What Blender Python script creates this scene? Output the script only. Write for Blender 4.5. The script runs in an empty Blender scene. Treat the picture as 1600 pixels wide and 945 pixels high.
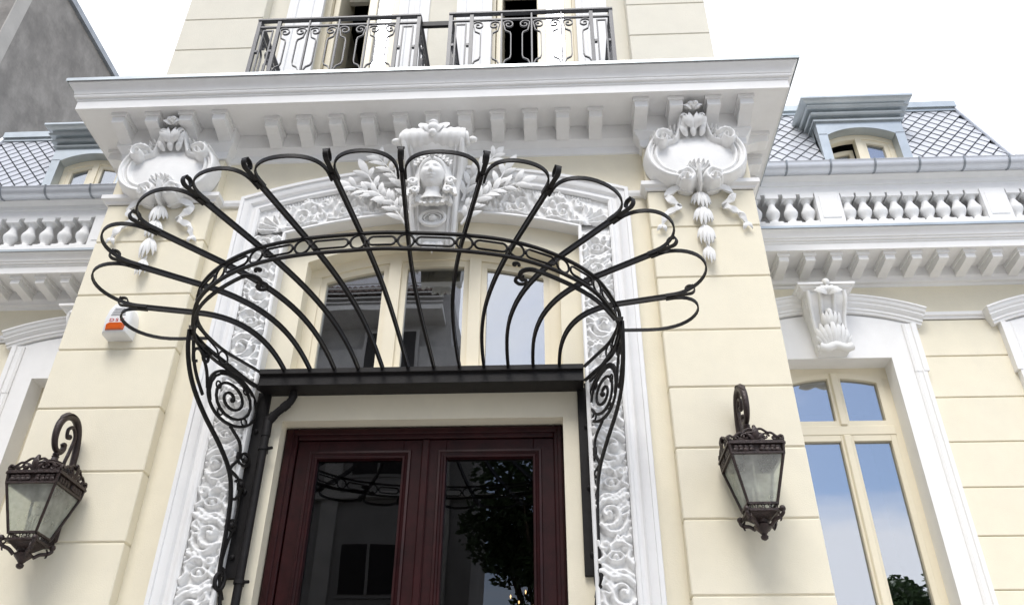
import bpy, math, random
import numpy as np
from math import sin, cos, pi, radians, sqrt, atan2
from mathutils import Vector, Matrix

random.seed(7); rng = np.random.default_rng(11)
S = bpy.context.scene
COL = S.collection

# ------------------------------------------------------------------ camera
cam_d = bpy.data.cameras.new('camera'); cam = bpy.data.objects.new('camera', cam_d); COL.objects.link(cam)
S.camera = cam
yaw, pitch, roll = radians(-2.75336), radians(33.53072), radians(.34663)
Fw = Vector((sin(yaw)*cos(pitch), cos(yaw)*cos(pitch), sin(pitch)))
R0 = Vector((cos(yaw), -sin(yaw), 0)); U0 = R0.cross(Fw)
Rt = cos(roll)*R0 + sin(roll)*U0; Up = -sin(roll)*R0 + cos(roll)*U0
M = Matrix((Rt, Up, -Fw)).transposed().to_4x4(); M.translation = (.85, -4.7, 1.6)
cam.matrix_world = M
cam_d.sensor_width = 36; cam_d.lens = 36*1306.918/1600; cam_d.clip_start = .05; cam_d.clip_end = 900

# ------------------------------------------------------------------ world, sun, exposure
W = bpy.data.worlds.new('World'); S.world = W; W.use_nodes = True
nt = W.node_tree; nt.nodes.clear()
out = nt.nodes.new('ShaderNodeOutputWorld'); bg = nt.nodes.new('ShaderNodeBackground')
sky = nt.nodes.new('ShaderNodeTexSky'); sky.sky_type = 'NISHITA'; sky.sun_disc = False
SUN_EL, SUN_AZ = 56, 190         # azimuth clockwise from +y
sky.sun_elevation = radians(SUN_EL); sky.sun_rotation = radians(SUN_AZ)
sky.air_density = 1.0; sky.dust_density = 1.2
geo = nt.nodes.new('ShaderNodeTexCoord')
mp = nt.nodes.new('ShaderNodeMapping'); mp.inputs['Scale'].default_value = (1, 1, 2.2); mp.inputs['Location'].default_value = (2.84675, .91844, 4.0304)
n1 = nt.nodes.new('ShaderNodeTexNoise'); n1.inputs['Scale'].default_value = 1.35; n1.inputs['Detail'].default_value = 9; n1.inputs['Roughness'].default_value = .58
n1.inputs['Distortion'].default_value = .35
cr = nt.nodes.new('ShaderNodeValToRGB'); cr.color_ramp.elements[0].position = .385; cr.color_ramp.elements[1].position = .545
mix = nt.nodes.new('ShaderNodeMix'); mix.data_type = 'RGBA'
L = nt.links.new
L(geo.outputs['Generated'], mp.inputs['Vector']); L(mp.outputs['Vector'], n1.inputs['Vector']); L(n1.outputs['Fac'], cr.inputs['Fac'])
L(cr.outputs['Color'], mix.inputs['Factor']); L(sky.outputs['Color'], mix.inputs[6])
mix.inputs[7].default_value = (7.3, 7.4, 7.8, 1)      # sunlit cloud, same units as the sky
L(mix.outputs[2], bg.inputs['Color']); bg.inputs['Strength'].default_value = .13
L(bg.outputs['Background'], out.inputs['Surface'])

sd = bpy.data.lights.new('sun', 'SUN'); sd.energy = 1.6; sd.angle = radians(27); sd.color = (1, .978, .945)
sun = bpy.data.objects.new('sun', sd); COL.objects.link(sun)
a, e = radians(SUN_AZ), radians(SUN_EL)
sdir = Vector((sin(a)*cos(e), cos(a)*cos(e), sin(e)))
sun.rotation_euler = sdir.to_track_quat('Z', 'Y').to_euler(); sun.location = sdir*60

S.view_settings.view_transform = 'Standard'; S.view_settings.look = 'None'
S.view_settings.gamma = 1; S.view_settings.exposure = .77
S.render.engine = 'CYCLES'
S.cycles.max_bounces = 8; S.cycles.diffuse_bounces = 4; S.cycles.glossy_bounces = 4; S.cycles.transparent_max_bounces = 12

# ------------------------------------------------------------------ materials
MATS = {}
def mat(name, col, rough=.6, metal=0, var=.06, nscale=6, bump=.0, bscale=60, stain=None, spec=.5, coat=0):
    m = bpy.data.materials.new(name); m.use_nodes = True; t = m.node_tree; b = t.nodes['Principled BSDF']
    l = t.links.new
    tc = t.nodes.new('ShaderNodeTexCoord')
    n = t.nodes.new('ShaderNodeTexNoise'); n.inputs['Scale'].default_value = nscale; n.inputs['Detail'].default_value = 6; n.inputs['Roughness'].default_value = .65
    l(tc.outputs['Object'], n.inputs['Vector'])
    r = t.nodes.new('ShaderNodeValToRGB')
    c = np.array(col)
    lo = np.clip(c*(1-var*2), 0, 1); hi = np.clip(c*(1+var*.6), 0, 1)
    r.color_ramp.elements[0].position = .3; r.color_ramp.elements[1].position = .7
    r.color_ramp.elements[0].color = (*lo, 1); r.color_ramp.elements[1].color = (*hi, 1)
    l(n.outputs['Fac'], r.inputs['Fac'])
    cout = r.outputs['Color']
    if stain is not None:
        mp = t.nodes.new('ShaderNodeMapping'); mp.inputs['Scale'].default_value = (1.3, 1.3, .45)
        n2 = t.nodes.new('ShaderNodeTexNoise'); n2.inputs['Scale'].default_value = 2.2; n2.inputs['Detail'].default_value = 8; n2.inputs['Roughness'].default_value = .7
        l(tc.outputs['Object'], mp.inputs['Vector']); l(mp.outputs['Vector'], n2.inputs['Vector'])
        r2 = t.nodes.new('ShaderNodeValToRGB'); r2.color_ramp.elements[0].position = .45; r2.color_ramp.elements[1].position = .75
        r2.color_ramp.elements[0].color = (0, 0, 0, 1); r2.color_ramp.elements[1].color = (stain[3],)*3+(1,)
        l(n2.outputs['Fac'], r2.inputs['Fac'])
        mx = t.nodes.new('ShaderNodeMix'); mx.data_type = 'RGBA'; mx.inputs[7].default_value = (*stain[:3], 1)
        l(r2.outputs['Color'], mx.inputs['Factor']); l(cout, mx.inputs[6]); cout = mx.outputs[2]
    l(cout, b.inputs['Base Color'])
    b.inputs['Roughness'].default_value = rough; b.inputs['Metallic'].default_value = metal
    b.inputs['Specular IOR Level'].default_value = spec
    if coat: b.inputs['Coat Weight'].default_value = coat; b.inputs['Coat Roughness'].default_value = .15
    if bump:
        n3 = t.nodes.new('ShaderNodeTexNoise'); n3.inputs['Scale'].default_value = bscale; n3.inputs['Detail'].default_value = 4
        l(tc.outputs['Object'], n3.inputs['Vector'])
        bp = t.nodes.new('ShaderNodeBump'); bp.inputs['Strength'].default_value = bump; bp.inputs['Distance'].default_value = .01
        l(n3.outputs['Fac'], bp.inputs['Height']); l(bp.outputs['Normal'], b.inputs['Normal'])
    MATS[name] = m
    return m
cream = mat('cream_stucco', (.81, .75, .595), .85, var=.025, nscale=5, bump=.16, bscale=140, stain=(.72, .68, .57, .4), spec=.25)
creamU = mat('pale_cream_stucco', (.72, .685, .585), .85, var=.025, nscale=5, bump=.2, bscale=120, stain=(.66, .64, .56, .4), spec=.25)
white = mat('white_plaster', (.83, .825, .815), .7, var=.02, nscale=7, bump=.06, bscale=90, stain=(.74, .72, .69, .35), spec=.3)
whiteorn = mat('white_ornament_plaster', (.83, .825, .81), .6, var=.03, nscale=14, bump=.12, bscale=70, spec=.35)
iron = mat('black_iron', (.015, .0135, .0135), .5, var=.2, nscale=25, bump=.12, bscale=110, spec=.22)
ironR = mat('grey_railing_iron', (.075, .075, .085), .42, var=.15, nscale=20, bump=.1, bscale=120)
bronze = mat('brown_cast_iron', (.040, .024, .021), .42, metal=.25, var=.3, nscale=40, bump=.35, bscale=130)
wood = mat('mahogany_wood', (.027, .0046, .0052), .42, var=.25, nscale=9, bump=.08, bscale=80, spec=.22)
frameM = mat('cream_window_paint', (.76, .69, .53), .45, var=.02, bump=.03, bscale=50)
zinc = mat('zinc_sheet', (.50, .54, .555), .36, metal=.65, var=.08, nscale=5, stain=(.36, .41, .45, .5))
gutM = mat('grey_gutter_zinc', (.68, .70, .74), .42, metal=.45, var=.05, nscale=4)
zincdark = mat('weathered_zinc', (.30, .325, .35), .42, metal=.5, var=.12, nscale=8)
slate = mat('light_slate', (.52, .535, .57), .34, var=.08, nscale=3, bump=.1, bscale=40, spec=.7)
under = mat('dark_underlay', (.03, .032, .04), .8)
concrete = mat('grey_render', (.31, .292, .27), .9, var=.2, nscale=2.6, bump=.5, bscale=22, stain=(.17, .16, .15, .85), spec=.2)
concreteL = mat('light_render', (.44, .42, .39), .9, var=.08, nscale=3, bump=.3, bscale=30)
plastic = mat('white_plastic', (.78, .78, .77), .4, var=.02)
redink = mat('red_ink', (.55, .05, .06), .5, var=.02)
greyink = mat('grey_louvre', (.30, .30, .31), .5, var=.02)
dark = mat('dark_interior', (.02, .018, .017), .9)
curtain = mat('interior_wall', (.09, .08, .07), .9)
paving = mat('paving_stone', (.56, .54, .51), .85, var=.1, nscale=3, bump=.3, bscale=30)
asphalt = mat('asphalt', (.06, .06, .062), .9, var=.2, nscale=20, bump=.4, bscale=80)
kerbM = mat('kerb_stone', (.36, .35, .34), .85, var=.1)
bark = mat('bark', (.09, .065, .045), .9, var=.3, nscale=15, bump=.6, bscale=40)
leafM = mat('leaf', (.055, .10, .03), .55, var=.35, nscale=3)
facadeO = mat('grey_facade', (.30, .285, .27), .9, var=.1, nscale=1.2, bump=.3, bscale=30, stain=(.2, .19, .18, .5))
facadeP = mat('pale_attic_wall', (.55, .53, .53), .9, var=.06, nscale=1.2)
candle = mat('candle_sleeve', (.55, .52, .45), .6)

def glass(name, fac, tint=(.9, .93, .95), rough=0.0):
    m = bpy.data.materials.new(name); m.use_nodes = True; t = m.node_tree; t.nodes.clear(); l = t.links.new
    o = t.nodes.new('ShaderNodeOutputMaterial'); mx = t.nodes.new('ShaderNodeMixShader'); mx.inputs[0].default_value = fac
    tr = t.nodes.new('ShaderNodeBsdfTransparent'); tr.inputs['Color'].default_value = (*tint, 1)
    gl = t.nodes.new('ShaderNodeBsdfGlossy'); gl.inputs['Roughness'].default_value = rough; gl.inputs['Color'].default_value = (.93, .96, 1, 1)
    tc = t.nodes.new('ShaderNodeTexCoord'); n = t.nodes.new('ShaderNodeTexNoise'); n.inputs['Scale'].default_value = 1.6; n.inputs['Detail'].default_value = 1
    bp = t.nodes.new('ShaderNodeBump'); bp.inputs['Strength'].default_value = .02; bp.inputs['Distance'].default_value = .05
    l(tc.outputs['Object'], n.inputs['Vector']); l(n.outputs['Fac'], bp.inputs['Height']); l(bp.outputs['Normal'], gl.inputs['Normal'])
    l(tr.outputs[0], mx.inputs[1]); l(gl.outputs[0], mx.inputs[2]); l(mx.outputs[0], o.inputs['Surface'])
    MATS[name] = m; return m
paneM = glass('window_glass', .37, (.55, .57, .6))
doorglassM = glass('door_glass', .06, (.5, .48, .46))
def frosted():
    m = bpy.data.materials.new('frosted_lantern_glass'); m.use_nodes = True; t = m.node_tree; t.nodes.clear(); l = t.links.new
    o = t.nodes.new('ShaderNodeOutputMaterial')
    d = t.nodes.new('ShaderNodeBsdfTranslucent'); d.inputs['Color'].default_value = (.86, .89, .82, 1)
    d2 = t.nodes.new('ShaderNodeBsdfDiffuse'); d2.inputs['Color'].default_value = (.78, .80, .73, 1)
    tr = t.nodes.new('ShaderNodeBsdfTransparent'); tr.inputs['Color'].default_value = (.86, .89, .84, 1)
    g = t.nodes.new('ShaderNodeBsdfGlossy'); g.inputs['Roughness'].default_value = .12; g.inputs['Color'].default_value = (.9, .9, .9, 1)
    tc = t.nodes.new('ShaderNodeTexCoord'); n = t.nodes.new('ShaderNodeTexNoise'); n.inputs['Scale'].default_value = 9; n.inputs['Detail'].default_value = 5
    l(tc.outputs['Object'], n.inputs['Vector'])
    rm = t.nodes.new('ShaderNodeMapRange'); rm.inputs[1].default_value = .3; rm.inputs[2].default_value = .7; rm.inputs[3].default_value = .50; rm.inputs[4].default_value = .82
    l(n.outputs['Fac'], rm.inputs[0])
    a1 = t.nodes.new('ShaderNodeMixShader'); a1.inputs[0].default_value = .5; l(d.outputs[0], a1.inputs[1]); l(d2.outputs[0], a1.inputs[2])
    a2 = t.nodes.new('ShaderNodeMixShader'); l(rm.outputs[0], a2.inputs[0]); l(a1.outputs[0], a2.inputs[1]); l(tr.outputs[0], a2.inputs[2])
    a3 = t.nodes.new('ShaderNodeMixShader'); a3.inputs[0].default_value = .08; l(a2.outputs[0], a3.inputs[1]); l(g.outputs[0], a3.inputs[2])
    l(a3.outputs[0], o.inputs['Surface']); return m
frostM = frosted()
def lens():
    m = mat('orange_lens', (.62, .10, .01), .15, var=.12, nscale=30, spec=.6)
    return m
lensM = lens()
def emis(name, col, s):
    m = bpy.data.materials.new(name); m.use_nodes = True; b = m.node_tree.nodes['Principled BSDF']
    b.inputs['Base Color'].default_value = (*col, 1); b.inputs['Emission Color'].default_value = (*col, 1); b.inputs['Emission Strength'].default_value = s; return m
bulbM = emis('lit_bulb', (1, .66, .3), 5)

# ------------------------------------------------------------------ mesh builder
class MB:
    def __init__(s): s.v = []; s.f = []
    def add(s, v, f):
        o = len(s.v); s.v += [tuple(map(float, p)) for p in v]; s.f += [tuple(i+o for i in q) for q in f]; return s
    def box(s, x0, x1, y0, y1, z0, z1):
        return s.add([(x0,y0,z0),(x1,y0,z0),(x1,y1,z0),(x0,y1,z0),(x0,y0,z1),(x1,y0,z1),(x1,y1,z1),(x0,y1,z1)],
                     [(0,3,2,1),(4,5,6,7),(0,1,5,4),(1,2,6,5),(2,3,7,6),(3,0,4,7)])
    def cbox(s, x0, x1, y0, y1, z0, z1, c=.006):
        """box with chamfered edges"""
        X=(x0,x1);Y=(y0,y1);Z=(z0,z1); v=[]; idx={}
        for i in (0,1):
            for j in (0,1):
                for k in (0,1):
                    sx,sy,sz = (1-2*i)*c,(1-2*j)*c,(1-2*k)*c
                    for ax in range(3):
                        p=[X[i]+sx,Y[j]+sy,Z[k]+sz]; p[ax]=(X[i],Y[j],Z[k])[ax]; idx[i,j,k,ax]=len(v); v.append(p)
        f=[]
        def q(*a): f.append(tuple(idx[b] for b in a))
        for i in (0,1):
            a=[(i,0,0,0),(i,1,0,0),(i,1,1,0),(i,0,1,0)]; q(*(a if i else a[::-1]))
            a=[(0,i,0,1),(0,i,1,1),(1,i,1,1),(1,i,0,1)]; q(*(a if i else a[::-1]))
            a=[(0,0,i,2),(1,0,i,2),(1,1,i,2),(0,1,i,2)]; q(*(a if i else a[::-1]))
        for j in (0,1):
            for k in (0,1):
                q((0,j,k,1),(1,j,k,1),(1,j,k,2),(0,j,k,2)); q((j,0,k,0),(j,1,k,0),(j,1,k,2),(j,0,k,2)); q((j,k,0,0),(j,k,1,0),(j,k,1,1),(j,k,0,1))
        for i in (0,1):
            for j in (0,1):
                for k in (0,1): q((i,j,k,0),(i,j,k,1),(i,j,k,2))
        return s.add(v,f)
    def tube(s, path, r, n=8, closed=False, caps=True, sx=1, up=None):
        P=[Vector(p) for p in path]; m=len(P)
        rr = r if hasattr(r,'__len__') else [r]*m
        T=[]
        for i in range(m):
            if closed: t=P[(i+1)%m]-P[i-1]
            else: t=P[min(i+1,m-1)]-P[max(i-1,0)]
            T.append(t.normalized() if t.length>1e-9 else Vector((0,0,1)))
        nrm = Vector(up) if up else (Vector((0,0,1)) if abs(T[0].z)<.9 else Vector((1,0,0)))
        nrm=(nrm-T[0]*nrm.dot(T[0])).normalized(); v=[]; f=[]
        for i in range(m):
            if up: nrm=Vector(up)
            nn=nrm-T[i]*nrm.dot(T[i])
            if nn.length<1e-6: nn=T[i].orthogonal()
            nrm=nn.normalized(); b=T[i].cross(nrm)
            for k in range(n):
                a=2*pi*k/n; v.append(P[i]+(nrm*cos(a)+b*sin(a)*sx)*rr[i])
        for i in range(m if closed else m-1):
            j=(i+1)%m
            for k in range(n): f.append((i*n+k,i*n+(k+1)%n,j*n+(k+1)%n,j*n+k))
        if caps and not closed: f.append(tuple(range(n-1,-1,-1))); f.append(tuple((m-1)*n+k for k in range(n)))
        return s.add(v,f)
    def bar(s, path, w, h, up=(0,0,1), closed=False):
        """rectangular bar: w across, h along up"""
        P=[Vector(p) for p in path]; m=len(P); v=[]; f=[]
        ww = w if hasattr(w,'__len__') else [w]*m; hh = h if hasattr(h,'__len__') else [h]*m
        for i in range(m):
            t=(P[(i+1)%m]-P[i-1]) if closed else (P[min(i+1,m-1)]-P[max(i-1,0)])
            t.normalize(); u=Vector(up[i] if isinstance(up,list) else up); u=(u-t*u.dot(t)).normalized(); b=t.cross(u)
            for a,c in ((-1,-1),(1,-1),(1,1),(-1,1)): v.append(P[i]+b*(a*ww[i]/2)+u*(c*hh[i]/2))
        for i in range(m if closed else m-1):
            j=(i+1)%m
            for k in range(4): f.append((i*4+k,i*4+(k+1)%4,j*4+(k+1)%4,j*4+k))
        if not closed: f+= [(3,2,1,0),tuple((m-1)*4+k for k in range(4))]
        return s.add(v,f)
    def lathe(s, prof, n=16, c=(0,0,0), square=0):
        v=[];f=[];m=len(prof)
        for r,z in prof:
            for k in range(n):
                a=2*pi*k/n+pi/4; q=1
                v.append((c[0]+r*cos(a)*q,c[1]+r*sin(a)*q,c[2]+z))
        for i in range(m-1):
            for k in range(n): f.append((i*n+k,i*n+(k+1)%n,(i+1)*n+(k+1)%n,(i+1)*n+k))
        f.append(tuple(range(n-1,-1,-1))); f.append(tuple((m-1)*n+k for k in range(n)))
        return s.add(v,f)
    def sweep_xy(s, path, prof, closed_prof=False, caps=True):
        """profile (out, z) along a plan path with mitred corners; out = right-hand side"""
        m=len(path); k=len(prof); v=[]; f=[]
        for i,(x,y) in enumerate(path):
            def nd(a,b):
                dx,dy=b[0]-a[0],b[1]-a[1]; l=math.hypot(dx,dy); return (dy/l,-dx/l)
            n0=nd(path[i-1],path[i]) if i>0 else nd(path[0],path[1]); n1_=nd(path[i],path[i+1]) if i<m-1 else n0
            if i==0: n0=n1_
            bx,by=n0[0]+n1_[0],n0[1]+n1_[1]; d=bx*n0[0]+by*n0[1]; bx/=d; by/=d
            for o,z in prof: v.append((x+bx*o,y+by*o,z))
        for i in range(m-1):
            for j in range(k if closed_prof else k-1):
                q=(j+1)%k; f.append((i*k+j,(i+1)*k+j,(i+1)*k+q,i*k+q))
        if caps: f.append(tuple(range(k))); f.append(tuple((m-1)*k+j for j in range(k-1,-1,-1)))
        return s.add(v,f)
    def sweep_xz(s, path, prof, side=1):
        """profile (n, y) along a path in the xz plane, n = offset to the left of travel * side, mitred"""
        m=len(path); k=len(prof); v=[]; f=[]
        def nd(a,b):
            dx,dz=b[0]-a[0],b[1]-a[1]; l=math.hypot(dx,dz); return (-dz/l*side,dx/l*side)
        for i in range(m):
            n0=nd(path[i-1],path[i]) if i>0 else nd(path[0],path[1]); n1_=nd(path[i],path[i+1]) if i<m-1 else n0
            if i==0: n0=n1_
            bx,bz=n0[0]+n1_[0],n0[1]+n1_[1]; d=bx*n0[0]+bz*n0[1]; bx/=d; bz/=d
            for o,y in prof: v.append((path[i][0]+bx*o,y,path[i][1]+bz*o))
        for i in range(m-1):
            for j in range(k-1): f.append((i*k+j,(i+1)*k+j,(i+1)*k+j+1,i*k+j+1))
        f.append(tuple(range(k))); f.append(tuple((m-1)*k+j for j in range(k-1,-1,-1)))
        return s.add(v,f)
    def prism_xz(s, poly, y0, y1):
        n=len(poly); v=[(x,y0,z) for x,z in poly]+[(x,y1,z) for x,z in poly]
        f=[tuple(range(n)),tuple(range(2*n-1,n-1,-1))]+[(i,(i+1)%n+0,(i+1)%n+n,i+n) for i in range(n)]
        return s.add(v,f)
    def prism_yz(s, poly, x0, x1):
        n=len(poly); v=[(x0,y,z) for y,z in poly]+[(x1,y,z) for y,z in poly]
        f=[tuple(range(n)),tuple(range(2*n-1,n-1,-1))]+[(i,(i+1)%n,(i+1)%n+n,i+n) for i in range(n)]
        return s.add(v,f)
    def over_curve(s, xs, lo, hi, y0, y1):
        """solid strip between curves z=lo(x) and z=hi(x)"""
        n=len(xs); v=[]
        for x in xs:
            a=lo(x) if callable(lo) else lo; b=hi(x) if callable(hi) else hi
            v+=[(x,y0,a),(x,y0,b),(x,y1,b),(x,y1,a)]
        f=[]
        for i in range(n-1):
            for k in range(4): f.append((i*4+k,i*4+(k+1)%4,i*4+4+(k+1)%4,i*4+4+k))
        f+=[(3,2,1,0),tuple((n-1)*4+k for k in range(4))]
        return s.add(v,f)
    def ellipsoid(s, c, r, nu=14, nv=9, fn=None):
        v=[];f=[]
        for i in range(nv+1):
            th=pi*i/nv
            for k in range(nu):
                ph=2*pi*k/nu; d=(sin(th)*cos(ph),sin(th)*sin(ph),cos(th)); q=fn(d) if fn else 1
                v.append((c[0]+r[0]*d[0]*q,c[1]+r[1]*d[1]*q,c[2]+r[2]*d[2]*q))
        for i in range(nv):
            for k in range(nu): f.append((i*nu+k,(i+1)*nu+k,(i+1)*nu+(k+1)%nu,i*nu+(k+1)%nu))
        return s.add(v,f)
    def leaf(s, base, tip, w, nrm, bow=.25, n=6, cup=.25):
        """curved pointed leaf with a midrib"""
        B=Vector(base);T=Vector(tip);d=T-B;N=Vector(nrm).normalized();N=(N-d*(N.dot(d)/d.length_squared)).normalized();sd_=d.normalized().cross(N)
        v=[];f=[]
        for i in range(n+1):
            t=i/n; p=B+d*t+N*(bow*d.length*sin(pi*t)); ww=w*(sin(pi*min(1,t*.93+.07))**.75)
            v+=[p-sd_*ww/2-N*cup*ww*.5, p+N*cup*ww*.35, p+sd_*ww/2-N*cup*ww*.5, p-N*w*.32]
        for i in range(n):
            a=i*4;b=a+4
            f+=[(a,b,b+1,a+1),(a+1,b+1,b+2,a+2),(a+2,b+2,b+3,a+3),(a+3,b+3,b,a)]
        return s.add(v,f)
    def build(s, name, m, parent=None, smooth=None, fix=True):
        me=bpy.data.meshes.new(name); me.from_pydata(s.v,[],s.f)
        if fix:
            import bmesh
            bm=bmesh.new(); bm.from_mesh(me); bmesh.ops.recalc_face_normals(bm,faces=bm.faces); bm.to_mesh(me); bm.free()
        me.materials.append(m)
        if smooth is not None:
            me.polygons.foreach_set('use_smooth',[True]*len(me.polygons))
            if smooth<180: me.set_sharp_from_angle(angle=radians(smooth))
        me.update()
        o=bpy.data.objects.new(name,me); COL.objects.link(o)
        if parent: o.parent=parent
        return o

def empty(name, label, cat, group=None, loc=(0,0,0)):
    o=bpy.data.objects.new(name,None); COL.objects.link(o); o.location=loc; o.empty_display_size=.2
    if label: o['label']=label; o['category']=cat
    if group: o['group']=group
    return o
def tag(o,label,cat,group=None,kind=None):
    if label: o['label']=label
    if cat: o['category']=cat
    if group: o['group']=group
    if kind: o['kind']=kind
    return o
def inst(src, name, parent, loc=(0,0,0), rot=(0,0,0), scale=(1,1,1)):
    o=bpy.data.objects.new(name,src); COL.objects.link(o); o.parent=parent; o.location=loc; o.rotation_euler=rot; o.scale=scale; return o
def lin(a,b,n): return [a+(b-a)*i/(n-1) for i in range(n)]
def bez(p0,p1,p2,p3,n=16):
    p0,p1,p2,p3=map(Vector,(p0,p1,p2,p3)); o=[]
    for i in range(n+1):
        t=i/n;q=1-t; o.append(p0*q**3+p1*3*q*q*t+p2*3*q*t*t+p3*t**3)
    return o
def catmull(pts,n=8):
    P=[Vector(p) for p in pts]; P=[P[0]*2-P[1]]+P+[P[-1]*2-P[-2]]; o=[]
    for i in range(1,len(P)-2):
        for k in range(n):
            t=k/n; o.append(.5*((2*P[i])+(P[i+1]-P[i-1])*t+(2*P[i-1]-5*P[i]+4*P[i+1]-P[i+2])*t*t+(3*P[i]-P[i-1]-3*P[i+1]+P[i+2])*t**3))
    o.append(P[-2]); return o
def arc_z(xc, half, z_side, rise):
    """segmental arch height function through (xc±half, z_side) with the given rise"""
    R=(half*half+rise*rise)/(2*rise); zc=z_side+rise-R
    return lambda x: zc+sqrt(max(R*R-(x-xc)**2,0))

# ------------------------------------------------------------------ ground setting
g=MB().box(-60,60,-4.2,1.9,-.3,0).build('pavement',paving); tag(g,None,None,kind='structure')
g=MB().box(-60,60,-11.2,-4.35,-.42,-.12).build('road',asphalt); tag(g,None,None,kind='structure')
g=MB().box(-60,60,-60,-11.35,-.3,0).build('far_pavement',paving); tag(g,None,None,kind='structure')
for y in (-4.35,-11.35):
    g=MB().cbox(-60,60,y,y+.15,-.3,.01,.02).build('kerb',kerbM); tag(g,None,None,kind='structure')
g=MB().box(-300,300,2,300,-.5,-.02).add([(-300,-300,-.46),(300,-300,-.46),(300,2,-.46),(-300,2,-.46)],[(0,1,2,3)]).build('ground',paving); tag(g,None,None,kind='structure')

# ------------------------------------------------------------------ VILLA
AX=.03                          # axis of the entrance
villa=empty('villa','cream stuccoed villa with white plaster ornament and central entrance bay','villa')
def vpart(name, loc=(0,0,0)):
    o=empty(name,None,None,loc=loc); o.parent=villa; return o
PR=[2.352,2.787,3.212,3.648,4.057,4.474,4.897,5.332,5.668]
PL=[2.242,2.677,3.11,3.545,3.975,4.41,4.85,5.315,5.668]
PX=((-2.42,-1.615),(1.612,2.38))
for (x0,x1),J in ((PX[0],PL),(PX[1],PR)):
    core=MB().box(x0+.009,x1-.009,.009,1.3,0,6.38).build('pier',cream,villa)
    zs=[0,.5,.93,1.36,1.8]+J
    for a_,b_ in zip(zs[:-1],zs[1:]):
        MB().cbox(x0,x1,0,1.25,a_+.0045,b_-.0045,.006).build('stone_course',cream,core)
    MB().cbox(x0,x1,.002,1.25,5.745,6.10,.004).build('pier_head',cream,core)
    st=[(0,5.665),(.012,5.668),(.02,5.685),(.045,5.70),(.045,5.735),(.03,5.748),(0,5.752)]
    MB().sweep_xy([(x0,.6),(x0,0),(x1,0),(x1,.6)],st).build('string_course',white,core,smooth=30)
# central bay wall: strips beside the surround and above the arch
oArch=arc_z(AX,1.43,5.672,.275); bT=arc_z(AX,1.30,5.60,.225); bB=arc_z(AX,1.085,5.385,.17)
wall=MB().box(-1.62,AX-1.42,.09,.5,0,5.70).box(AX+1.42,1.62,.09,.5,0,5.70)
wall.over_curve(lin(-1.62,1.62,41),lambda x: max(5.70,oArch(x)-.05) if abs(x-AX)<1.43 else 5.70,6.15,.09,.5)
bay=wall.build('bay_wall',cream,villa)
MB().sweep_xy([(-1.62,.09),(AX-1.44,.09)],[(0,5.68),(.02,5.685),(.03,5.71),(.03,5.735),(0,5.745)]).build('string_course',white,bay)
MB().sweep_xy([(AX+1.44,.09),(1.62,.09)],[(0,5.68),(.02,5.685),(.03,5.71),(.03,5.735),(0,5.745)]).build('string_course',white,bay)
# inner wall with door and transom openings
DL,DR=-.862,.945; TL,TR=-.872,.955; tA=arc_z((TL+TR)/2,(TR-TL)/2,5.205,.17)
iw=MB().box(-1.2,DL,.15,.5,0,4.3).box(DR,1.25,.15,.5,0,4.3).box(DL,DR,.15,.5,3.937,4.3)
iw.box(-1.2,TL,.15,.5,4.3,5.6).box(TR,1.25,.15,.5,4.3,5.6)
iw.over_curve(lin(TL,TR,25),lambda x:tA(x),5.62,.15,.5)
inner=iw.build('inner_wall',cream,villa)
# white surround
sur=vpart('door_surround')
jp=[(AX-1.29,0),(AX-1.29,5.60)]+[(x,bT(x)) for x in lin(AX-1.27,AX+1.27,33)]+[(AX+1.29,5.60),(AX+1.29,0)]
jp[1]=(AX-1.29,bT(AX-1.27)); jp[-2]=(AX+1.29,bT(AX+1.27))
jp=[jp[0]]+[(AX-1.29,bT(AX-1.29))]+jp[2:-2][1:-1]+[(AX+1.29,bT(AX+1.29)),jp[-1]]
mp_=[(0,.10),(0,.022),(.012,.012),(.026,.012),(.034,.026),(.052,.036),(.066,.034),(.078,.014),(.098,.006),(.122,.004),(.126,-.008),(.150,-.008),(.154,.0),(.154,.12)]
MB().sweep_xz(jp,mp_,1).build('moulding',white,sur,smooth=28)
# inner lip of the band and its intrados
lp=[(AX-1.075,0)]+[(AX-1.075,bB(AX-1.075))]+[(x,bB(x)) for x in lin(AX-1.04,AX+1.04,27)]+[(AX+1.075,bB(AX+1.075)),(AX+1.075,0)]
MB().sweep_xz(lp,[(-.002,.17),(-.012,.035),(-.004,.026),(.012,.03),(.018,.05),(.018,.09)],1).build('inner_lip',white,sur,smooth=40)

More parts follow.
